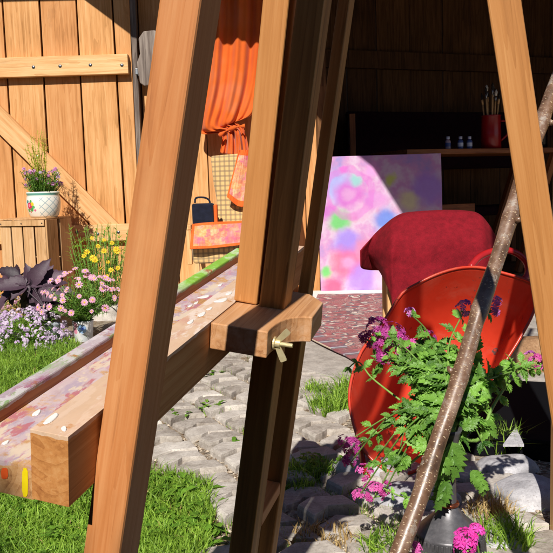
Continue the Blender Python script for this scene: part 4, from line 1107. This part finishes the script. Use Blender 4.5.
# small pot with green motif
g=gnd(54,343)
P3=thing('flower_pot',(g.x,g.y,0),'small dark grey pot with white and green motif beside the daisy pot','flower pot')
m=MB();m.lathe([(.0,0),(.030,0),(.033,.004),(.041,.095),(.044,.1),(.04,.102),(.037,.085),(.0,.08)],(g.x,g.y,0),28,0);m.build('pot',motif('pot_green',('8e9498','7a8088'),[(.0,.05,.022,'e8e8e8'),(.002,.055,.010,'6fc030'),(-.02,.03,.01,'6fc030')]),P3,smooth=True)
# purple leaved plant in a black pot
g=gnd(46,330)
P4=thing('potted_plant',(g.x,g.y,0),'plant with big dark purple leaves in a black pot in front of the crate','potted plant')
m=MB();m.lathe([(0,0),(.07,0),(.075,.005),(.09,.13),(.095,.135),(.095,.15),(.088,.15),(.08,.13),(0,.125)],(g.x,g.y,0),30,0);m.build('pot',plain('black_plastic','0b0a0b','141214',.4,20,.05),P4,smooth=True)
mL=MB();mS=MB();d0=4.45
for (x,y,dx,dz,L,nx) in [(28,285,-.9,.15,.2,0),(30,285,.6,.75,.2,.3),(32,290,-.35,-.75,.2,-.2),(36,288,.45,-.75,.18,.2),(20,278,-.8,.5,.16,-.3),(42,280,.9,.35,.17,0),(45,290,.9,-.3,.13,.2),(34,292,.2,.95,.13,0),(38,296,.9,.1,.19,0),(55,288,.3,.3,.12,0),(15,290,-.7,-.5,.16,0),(50,300,.5,-.6,.12,0),(40,302,-.1,-.9,.13,0),(10,283,-.9,.1,.12,0),(60,290,.8,-.1,.1,0),(56,296,.6,-.5,.11,.1),(48,308,.2,-.9,.1,0)]:
    p=dep(x,y,d0+rnd(-.06,.06));mS.tube([V((g.x,g.y,.13)),V((g.x,g.y,.13)).lerp(p,.6)+V((0,0,.03)),p],[.004,.003,.002],6,.3)
    d_=V((dx,-.3+rnd(-.25,.25),dz)).normalized();n_=V((nx+rnd(-.4,.4),-.8,.6+rnd(-.4,.3)));L=L*.86;va_=rnd(0,1)
    leaf(mL,p,d_,n_,L,L*.56,va_,.10,.45,.45,12,0,0,.40)
    s_=d_.cross(n_).normalized()
    for sg in (1,-1):
        leaf(mL,p+d_*L*.04,d_*.8+s_*sg*.62,n_,L*.62,L*.42,va_,.12,.5,.4,10,0,0,.40)
        leaf(mL,p,d_*.1+s_*sg,n_,L*.36,L*.2,va_,.12,.5,.4,8,0,0,.40)
mL.build('leaves',PURL,P4,smooth=True);mS.build('stems',PURL,P4)
# white-lilac cushion plants
def cushion(x,y,R0,n,label,mats,flat=.8):
    g=gnd(x,y);c=V((g.x,g.y+R0*.6,0));mL=MB();mS=MB();mF=MB()
    Tn=thing('cushion_plant',(c.x,c.y,0),label,'flowering plant')
    for _ in range(n):
        p,d=dome(c,R0*rnd(.75,1.),flat);sprig(mL,mS,c+V((rnd(-.5,.5)*R0,rnd(-.5,.5)*R0,.0)),p,5,.022,.007,.2,1.,n=3,start=.4)
    for _ in range(int(n*1.5)):
        p,d=dome(c,R0*rnd(.97,1.04),flat)
        if d.y>.45: continue
        if noise.noise(p*11)<-.22: continue
        cluster(mF,p,.011,6,.0065,0 if rnd(0,1)<.75 else 1,d)
    mL.build('foliage',GREENF,Tn,smooth=True);mF.build('flowers',mats,Tn)
PALE=leafmat('petal_white_lilac','d0b6d8','f4eaf4')
cushion(22,350,.205,300,'low white and lilac flower cushion in front of the dark purple leaves',[PALE,LIL],.9)
cushion(-12,345,.17,160,'pale lilac flower cushion at the left edge of the lawn',[PALE,LIL],.9)
cushion(2,322,.15,120,'taller pink flower cushion behind the pale ones at the left edge',[leafmat('petal_rose','d88cb4','f6d0e4'),PALE],1.9)
# yellow flowers by the door
EYEY=plain('flower_eye','c08a10',None,.8)
g=gnd(101,322);Y1=thing('yellow_flower_plant',(g.x,g.y+.1,0),'bushy plant with yellow star flowers in front of the barn door','flowering plant')
mL=MB();mS=MB();mF=MB();c=V((g.x,g.y+.1,0))
for _ in range(120):
    a=rnd(0,6.28);r=.16*math.sqrt(rnd(0,1));t=c+V((r*math.cos(a)*1.2,r*math.sin(a),rnd(.3,.58)))
    sprig(mL,mS,c+V((r*math.cos(a)*.4,r*math.sin(a)*.4,0)),t,14,.045,.006,.2,1.,n=3,start=.25)
for (x,y,d,r) in [(87,252,4.35,.02),(93,258,4.35,.024),(95,260,4.3,.02),(104,251,4.35,.02),(117,251,4.4,.024),(116,249,4.4,.02),(104,240,4.45,.014),(92,238,4.45,.014),(111,270,4.4,.018),(98,246,4.4,.016),(108,262,4.4,.014),(112,243,4.45,.016),(84,256,4.4,.016),(118,268,4.4,.018),(107,276,4.4,.015),(100,268,4.35,.012)]:
    p=dep(x,y,d);mq=MB();daisy(mq,p,(rnd(-.3,.3),-.8,.5),r*1.0,9,0,1);mq.build('flower',[YEL,EYEY],Y1);mS.tube([V((c.x,c.y,.1)),p+V((0,.02,-.12)),p],.0015,5,.5)
mL.build('foliage',leafmat('leaf_fresh','3f7a14','9cc83a'),Y1);mS.build('stems',STEMG,Y1);
# ------------------------------------------------------------ curtain
CUY=DY+.02
ORG=cloth_mat('orange_gauze','c93a06','f06414',500.,.2,10.)
n=NT('orange_curtain');co=n.co();f=n.noise(co,2.5,3)
c=n.ramp(n.math('ADD',f,n.math('MULTIPLY',n.noise(co,600.,2),.15)),[(.4,'d4520a'),(.6,'e46a14'),(.75,'e07a48')])
ORG=n.done(c,.85,n.bump(n.noise(co,500.,2),.4,.001),trans=.22,sheen=.2)
Lp=[(201,-150),(203,-60),(205,0),(205,35),(203,80),(198,112),(196,128),(203,134),(216,133),(222,134),(222,142),(220,153)]
Rp=[(266,-150),(266,-60),(266,0),(266,35),(264,70),(260,95),(254,112),(246,118),(236,122),(243,128),(247,140),(250,158)]
rows=[]
for j in range(61):
    row=[];s=j/60
    a=interp(Lp,s);b=interp(Rp,s)
    tie=max(0,1-abs(s-.71)/.14)
    for i in range(73):
        t=i/72;x=a.x+(b.x-a.x)*t;y=a.y+(b.y-a.y)*t
        if j<48 and j>24: y+= (1-abs(2*t-1))*0+6*math.sin(t*3.14)*max(0,(s-.5))*(-1)
        fo=math.sin(t*17+1.5*math.sin(s*4))*.022*(1-.45*tie)+.012*math.sin(t*41+s*7)+.01*noise.noise(V((t*9,s*9,0)))
        bul=.05*math.sin(math.pi*t)*(1-tie*.5)*min(1,s*1.6)
        row.append(wal(x,y,CUY-.08-bul+fo))
    rows.append(row)
CU=thing('curtain',(wal(235,200,CUY).x,CUY,0),'orange curtain knotted halfway, hanging beside the shed opening','curtain')
m=MB();m.grid(rows,.5);m.build('cloth',ORG,CU,smooth=True,solid=.003)
m=MB();kp=[wal(x,y,CUY-.15) for x,y in ((219,136),(226,131),(236,127),(245,126))];m.tube(open_resample(kp,16),[.010+.006*math.sin(i*.9) for i in range(17)],14,.5);m.build('knot',ORG,CU,smooth=True)
# ------------------------------------------------------------ armchair with blanket and bag
def gingham():
    n=NT('gingham_fabric');co=n.co();sp=n.N('ShaderNodeSeparateXYZ');n.L(co,sp.inputs[0])
    def st(ax):
        q=n.math('FRACT',n.math('MULTIPLY',sp.outputs[ax],32.));return n.math('GREATER_THAN',q,.62)
    c=n.mix(n.math('MULTIPLY',st(0),.6),'d3ad72','7c6a52')
    c=n.mix(n.math('MULTIPLY',st(2),.6),c,'7c6a52')
    return n.done(c,.9,n.bump(n.noise(co,300.,2),.3,.001),sheen=.2)
GH=gingham();AY=5.0
ax0=wal(193,260,4.75).x;ax1=wal(318,260,4.9).x
AC=thing('armchair',((ax0+ax1)/2,AY,0),'small armchair in beige gingham cloth standing behind the easel tray','armchair')
zs=wal(210,226,4.8).z;zb_=wal(220,156,5.1).z
m=MB();m.box((ax0,4.72,wal(200,264,4.72).z),(ax0+.56,5.15,zs-.005),.5);m.build('seat',GH,AC,bevel=.02,seg=3)
m=MB()
bp=[(211,156.5),(214,181),(218,204),(217,226)]
rows=[]
for j in range(13):
    q=interp(bp,j/12);row=[]
    A=wal(q.x,q.y,5.08-.0)
    for i in range(9): row.append(A+V((.5*i/8-.0*j,.02*math.cos(i/8*3.14)-.04*math.sin(i/8*3.14)+(.08*(1-j/12)),.01*math.sin(i/8*3.14)*(1 if j==0 else 0))))
    rows.append(row)
m.grid(rows,.5);m.build('backrest',GH,AC,solid=.09,bevel=.015,smooth=True)
for (x,y) in ((ax0+.02,4.75),(ax0+.53,4.75),(ax0+.02,5.12),(ax0+.53,5.12)): board('leg',(x,y,.0),(x,y,wal(200,262,4.72).z+.01),(1,0,0),.04,.04,RAIL,AC)
m=MB();m.box((ax0-.035,4.75,.3),(ax0-.005,4.79,zs-.02),.4);m.box((ax0-.035,4.75,zs-.018),(ax0-.005,5.1,zs+.012),.4);m.build('armrest',RAIL,AC,bevel=.004)
def patch():
    n=NT('patchwork_cloth');co=n.co();sp=n.N('ShaderNodeSeparateXYZ');n.L(co,sp.inputs[0])
    vo=n.N('ShaderNodeTexVoronoi',distance='CHEBYCHEV');vo.inputs['Scale'].default_value=26.;n.L(co,vo.inputs['Vector'])
    c=n.ramp(n.math('FRACT',n.math('MULTIPLY',vo.outputs['Color'],3.)),[(0,'d8703a'),(.3,'e0a060'),(.5,'d0508a'),(.65,'d8b890'),(.8,'c85a7a'),(1.,'e07a30')])
    pk=n.math('GREATER_THAN',sp.outputs[0],0.)
    c=n.mix(.55,c,n.ramp(n.noise(co,24.,5,.7),[(.35,'c0487c'),(.5,'d89058'),(.62,'e0c090'),(.75,'c83c50')]))
    c=n.mix(n.math('MULTIPLY',pk,.3),c,'c8507e')
    return n.done(c,.85,n.bump(n.noise(co,60.,3),.5,.004),sheen=.2)
PM=patch();OB=plain('orange_hem','d8500c','ec6a20',.85,40)
def drape(name,pts_t,pts_b,Y0,Y1,label,mats,hem=.12):
    rows=[];vs=0;m=MB()
    for j in range(11):
        s=j/10;row=[]
        for i in range(17):
            t=i/16;a=interp(pts_t,t);b=interp(pts_b,t);q=wal(a.x+(b.x-a.x)*s,a.y+(b.y-a.y)*s,Y0+(Y1-Y0)*s+.008*math.sin(t*14+s*3))
            row.append(q)
        rows.append(row)
    n=17
    vs=[p for r in rows for p in r];base=0
    for j in range(10):
        for i in range(16):
            mi=1 if (j>=9 or j==0 or i==0) else 0
            m.add([rows[j][i],rows[j][i+1],rows[j+1][i+1],rows[j+1][i]],[(0,1,2,3)],.5,mi)
    return tag(m.build(name,mats,smooth=False,solid=.008),label,'throw')
drape('throw',[(192,224),(215,222),(240,221),(262,220)],[(190,249),(214,248),(240,245),(262,243)],4.70,4.66,'orange edged patchwork throw over the front of the armchair seat',[PM,OB])
drape('throw',[(239,150),(246,150),(253,150),(262,150)],[(227,197),(238,206),(250,206),(262,206)],5.0,4.98,'pink and orange throw hanging over the armchair backrest below the curtain',[PM,OB])
bg=wal(205,222,4.85)
BG=thing('bag',(bg.x,4.9,bg.z),'navy blue bag with a thin black handle on the armchair seat','bag')
NAVY=cloth_mat('navy_canvas','10121e','1e2234',500.,.1)
a=wal(193,222,4.9);b=wal(213.5,203,4.9)
m=MB();m.box((a.x,4.86,zs+.001),(b.x,4.96,b.z),.5);m.build('body',NAVY,BG,bevel=.012,seg=3)
m=MB();m.box((b.x+.001,4.87,zs+.001),(b.x+.022,4.95,b.z-.01),.5);m.build('side_pocket',OB,BG,bevel=.006)
m=MB();hb=[wal(x,y,4.9) for x,y in ((195,203),(196,198),(204,197.5),(209,200),(210,204))];m.tube(open_resample(hb,12),.006,8,.5);m.build('handle',NAVY,BG,smooth=True)
# ------------------------------------------------------------ things inside the shed
TY=5.75
def tp_(x,y,Y=TY): return wal(x,y,Y)
TA=thing('work_table',(tp_(470,150).x,TY+.3,0),'high wooden work table inside the dark shed, under the brushes','table')
ta=tp_(407,152,TY);tb=ta+fx*1.5;tb.z=ta.z
tzz=ta.z
board('table_top',ta+fy*.28+V((0,0,0)),tb+fy*.28,fy,.56,.038,TABLEW,TA)
for (px_,of) in ((.25,.06),(1.35,.06),(.25,.5),(1.35,.5)):
    p=ta+fx*px_+fy*of;board('leg',V((p.x-.26,p.y,.012)),V((p.x+.03,p.y,tzz-.02)),fx,.05,.05,TABLEW,TA)
for of in (.06,):
    p=ta+fx*.20+fy*of;q=ta+fx*.62+fy*of;p.z=q.z=tzz-.43;board('stretcher',p,q,V((0,0,1)),.07,.03,TABLEW,TA)
p=ta+fx*.2+fy*.28;q=ta+fx*.3+fy*.28;p.z=q.z=tzz-.045;board('top_batten',p,q,fy,.45,.04,TABLEW,TA)
tt=tzz+.0195
LBL=plain('bottle_blue','2c3c6a','4a5c9a',.4,40,.0);CAP=plain('bottle_cap_white','b8bcd0','d8dae6',.3,40,0.);BB=plain('bottle_body','8a7480','b8a0a8',.3,30,0.)
def bottle(p,label,m1):
    b=thing('paint_bottle',(p.x,p.y,tt),label,'bottle')
    m=MB();m.lathe([(0,.0),(.020,.0),(.021,.004),(.021,.055),(.018,.065),(.010,.070),(.010,.076)],(p.x,p.y,tt),20,.5);m.build('body',m1,b,smooth=True)
    m=MB();m.lathe([(.013,.074),(.0135,.076),(.0135,.094),(.0,.095)],(p.x,p.y,tt),20,.5);m.build('cap',CAP,b,smooth=True)
    m=MB();m.lathe([(.0214,.018),(.0216,.02),(.0216,.045),(.0214,.047)],(p.x,p.y,tt),20,.5);m.build('label_band',LBL if m1 is BB else CAP,b,smooth=True)
def ontable(x,of=.06):
    P=ta+fy*of;d=ray(x,148);n_=fy
    k=((P-EYE).dot(n_))/d.dot(n_);return EYE+d*k
bottle(ontable(448),'small paint bottle with pinkish body, leftmost of three on the shed table',BB)
bottle(ontable(460.5),'dark blue paint bottle with white cap, middle of three on the shed table',LBL)
bottle(ontable(469.5),'dark blue paint bottle with white cap, rightmost of three on the shed table',LBL)
mp=ontable(491,.1)
MG=thing('red_jug',(mp.x,mp.y,tt),'red enamel jug holding paint brushes on the shed table','jug')
m=MB();m.lathe([(0,0),(.072,0),(.078,.004),(.076,.12),(.072,.245),(.078,.255),(.074,.256),(.068,.24),(.07,.05),(0,.02)],(mp.x,mp.y,tt),32,.5);JR=plain('jug_red','7a0c10','a01418',.3,20,.05);m.build('body',JR,MG,smooth=True)
m=MB();m.tube(open_resample([V((mp.x+.07,mp.y-.02,tt+.21)),V((mp.x+.12,mp.y-.03,tt+.20)),V((mp.x+.125,mp.y-.03,tt+.12)),V((mp.x+.072,mp.y-.02,tt+.06))],14),.008,8,.5);m.build('handle',JR,MG,smooth=True)
HAND=plain('brush_handle','c89050','e8c088',.4,30,0.);BRI=plain('bristle','d8d0c0','1c1410',.9,30,.3);
for k,(dx,dy,L,tc_) in enumerate([(-.045,.01,.40,0),(-.03,-.02,.44,1),(-.012,.02,.42,0),(.0,-.03,.47,1),(.012,.0,.45,1),(.028,.02,.43,0),(.04,-.01,.40,0),(-.02,.0,.46,2),(.02,-.02,.42,2)]):
    b0=V((mp.x+dx*.6,mp.y+dy*.6,tt+.03));d=V((dx*2.4,dy*2,1)).normalized()
    names=['thin brush with dark tip','brush with pale wooden ferrule end','broad pale bristle brush']
    Bq=thing('paint_brush',b0,['thin dark tipped','pale handled','broad pale bristled'][tc_]+' paint brush standing in the red jug','brush','paint brushes in the red jug')
    m=MB();m.tube([b0,b0+d*(L-.09)],[.004,.0065],8,.5);m.build('handle',HAND,Bq,smooth=True)
    m=MB();m.tube([b0+d*(L-.088),b0+d*(L-.05)],[.0075,.009],8,.5);m.build('ferrule',STEEL if tc_ else HAND,Bq,smooth=True)
    m=MB();m.tube([b0+d*(L-.049),b0+d*(L-.02),b0+d*L],[.009,.013 if tc_==2 else .010,.003],8,.1 if tc_==2 else 1.);m.build('bristles',BRI,Bq,smooth=True)
# dark red bench back and a brown upright behind the painting
bp0=wal(357,150,6.5);bz1=wal(400,112,6.5).z
BN=thing('bench',(bp0.x+.7,6.7,0),'dark maroon bench along the back wall of the shed','bench')
MAR=cloth_mat('maroon_fabric','16040a','2a0a12',300.,.0)
bb=V((bp0.x,6.45,0))
board('backrest',bb+V((0,0,bz1-.22))+fy*.2,bb+V((0,0,bz1-.22))+fy*.2+fx*1.7,V((0,0,1)),.5,.06,MAR,BN,bevel=.02)
board('seat',bb+V((0,0,.5)),bb+V((0,0,.5))+fx*1.7,fy,.4,.08,MAR,BN,bevel=.02)
for k in (0.05,1.65):
    for s_ in (-.15,.15): board('leg',bb+fx*k+fy*s_+V((0,0,.012)),bb+fx*k+fy*s_+V((0,0,.46)),fx,.05,.05,TABLEW,BN)
u=wal(352,114,6.2);board('end_post',V((u.x,6.2,.012)),V((u.x,6.2,u.z)),(1,0,0),.045,.045,TABLEW,BN)
# small pale blue lidded jar near the strut
q=ontable(541,.15);JA=thing('jar',(q.x,q.y,tt),'small jar with pale blue lid on the table behind the easel strut','jar')
m=MB();m.lathe([(0,0),(.045,0),(.05,.01),(.05,.25),(.042,.27)],(q.x,q.y,tt),24,.5);m.build('body',plain('dark_glass','14100e','201814',.15,20,0),JA,smooth=True)
m=MB();m.lathe([(.046,.268),(.048,.27),(.048,.3),(0,.302)],(q.x,q.y,tt),24,.5);m.build('lid',plain('lid_blue','8fa0b0','b8c8d4',.4,20,0),JA,smooth=True)
# ------------------------------------------------------------ unseen hedges added behind and left of the camera to block sky light
HG=leafmat('shade_hedge_leaf','0e2408','2c5218',.6,.1);HB=plain('shade_hedge_core','0a1506','142408',.95,8.,.6,.03)
def shade_hedge(x0,x1,y0,y1,h,label):
    T_=thing('shade_hedge',((x0+x1)/2,(y0+y1)/2,0),label,'shade_hedge')
    m=MB();nx=max(2,int((x1-x0)/.25));ny=max(2,int((y1-y0)/.25));nz=int(h/.25)
    def P(x,y,z):
        d=noise.noise_vector(V((x*1.7,y*1.7,z*1.7)))*.14;return V((x,y,z))+d
    def g(f,a,b): m.grid([[P(*f(i/a,j/b)) for j in range(b+1)] for i in range(a+1)],.5)
    X=x1-x0;Y=y1-y0
    g(lambda u,v:(x0+X*u,y0,h*v),nx,nz);g(lambda u,v:(x0+X*u,y1,h*v),nx,nz);g(lambda u,v:(x0,y0+Y*u,h*v),ny,nz);g(lambda u,v:(x1,y0+Y*u,h*v),ny,nz);g(lambda u,v:(x0+X*u,y0+Y*v,h),nx,ny)
    m.build('shade_hedge_inner',HB,T_)
    m=MB()
    for _ in range(7000):
        f=R_.choice('xXyYzz' if X>2 else 'xXxXz')
        p=[rnd(x0,x1),rnd(y0,y1),rnd(0,h)]
        if f=='x':p[0]=x0
        if f=='X':p[0]=x1
        if f=='y':p[1]=y0
        if f=='Y':p[1]=y1
        if f=='z':p[2]=h
        p=V(p)+V((rnd(-.12,.12),rnd(-.12,.12),rnd(-.1,.1)));d=V((rnd(-1,1),rnd(-1,1),rnd(-.6,1))).normalized();s_=d.cross(V((rnd(-1,1),rnd(-1,1),rnd(-1,1)))).normalized();L=rnd(.05,.1)
        m.add([p,p+d*L*.5+s_*L*.28,p+d*L,p+d*L*.5-s_*L*.28],[(0,1,2,3)],rnd(0,1))
    m.build('leaves',HG,T_)
shade_hedge(-5.5,6.,-3.6,-2.7,3.2,'clipped green hedge added unseen behind the viewer to block sky light')
shade_hedge(-6.2,-5.4,-2.5,7.,3.0,'clipped green hedge added unseen on the left to block sky light')
m=MB();m.prism([(-5.3,-2.6),(5.1,-2.6),(5.1,1.1),(.9,1.1),(-.6,1.2),(-5.3,2.)],-.01,.004);tag(m.build('low_bounce_lawn',plain('low_bounce_green','1c3a0a','3c6418',.95,25,.6,.01)),kind='structure')  # dark grassy ground added behind the camera to cut bounced light
# ------------------------------------------------------------ camera, light, world
cam=bpy.data.cameras.new('camera');co_=bpy.data.objects.new('camera',cam);col.objects.link(co_)
M4=Matrix.Identity(4)
for j in range(3): M4[j][0]=rt[j];M4[j][1]=up[j];M4[j][2]=-fw[j];M4[j][3]=EYE[j]
co_.matrix_world=M4;cam.sensor_width=36;cam.sensor_fit='HORIZONTAL';cam.lens=36*F/553;cam.clip_start=.05;cam.clip_end=300
cam.dof.use_dof=False
sc.camera=co_
sd=SD.normalized()
L=bpy.data.lights.new('sun','SUN');L.energy=5.0;L.angle=math.radians(.55);L.color=(1,.95,.87)
lo=bpy.data.objects.new('sun',L);col.objects.link(lo);lo.rotation_euler=sd.to_track_quat('-Z','Y').to_euler();lo.location=(0,0,6)
w=bpy.data.worlds.new('World');sc.world=w;w.use_nodes=True
nt=w.node_tree;bgd=nt.nodes['Background'];sky=nt.nodes.new('ShaderNodeTexSky');sky.sky_type='NISHITA';sky.sun_disc=False
el=math.asin(-sd.z);az=math.atan2(-sd.x,-sd.y)
sky.altitude=2500;sky.air_density=.75;sky.dust_density=.3;sky.sun_elevation=el;sky.sun_rotation=az
nt.links.new(sky.outputs[0],bgd.inputs[0]);bgd.inputs[1].default_value=.085
sc.view_settings.view_transform='Standard';sc.view_settings.look='None';sc.view_settings.exposure=0.25;sc.view_settings.gamma=1
sc.render.engine='CYCLES'
sc.cycles.max_bounces=6
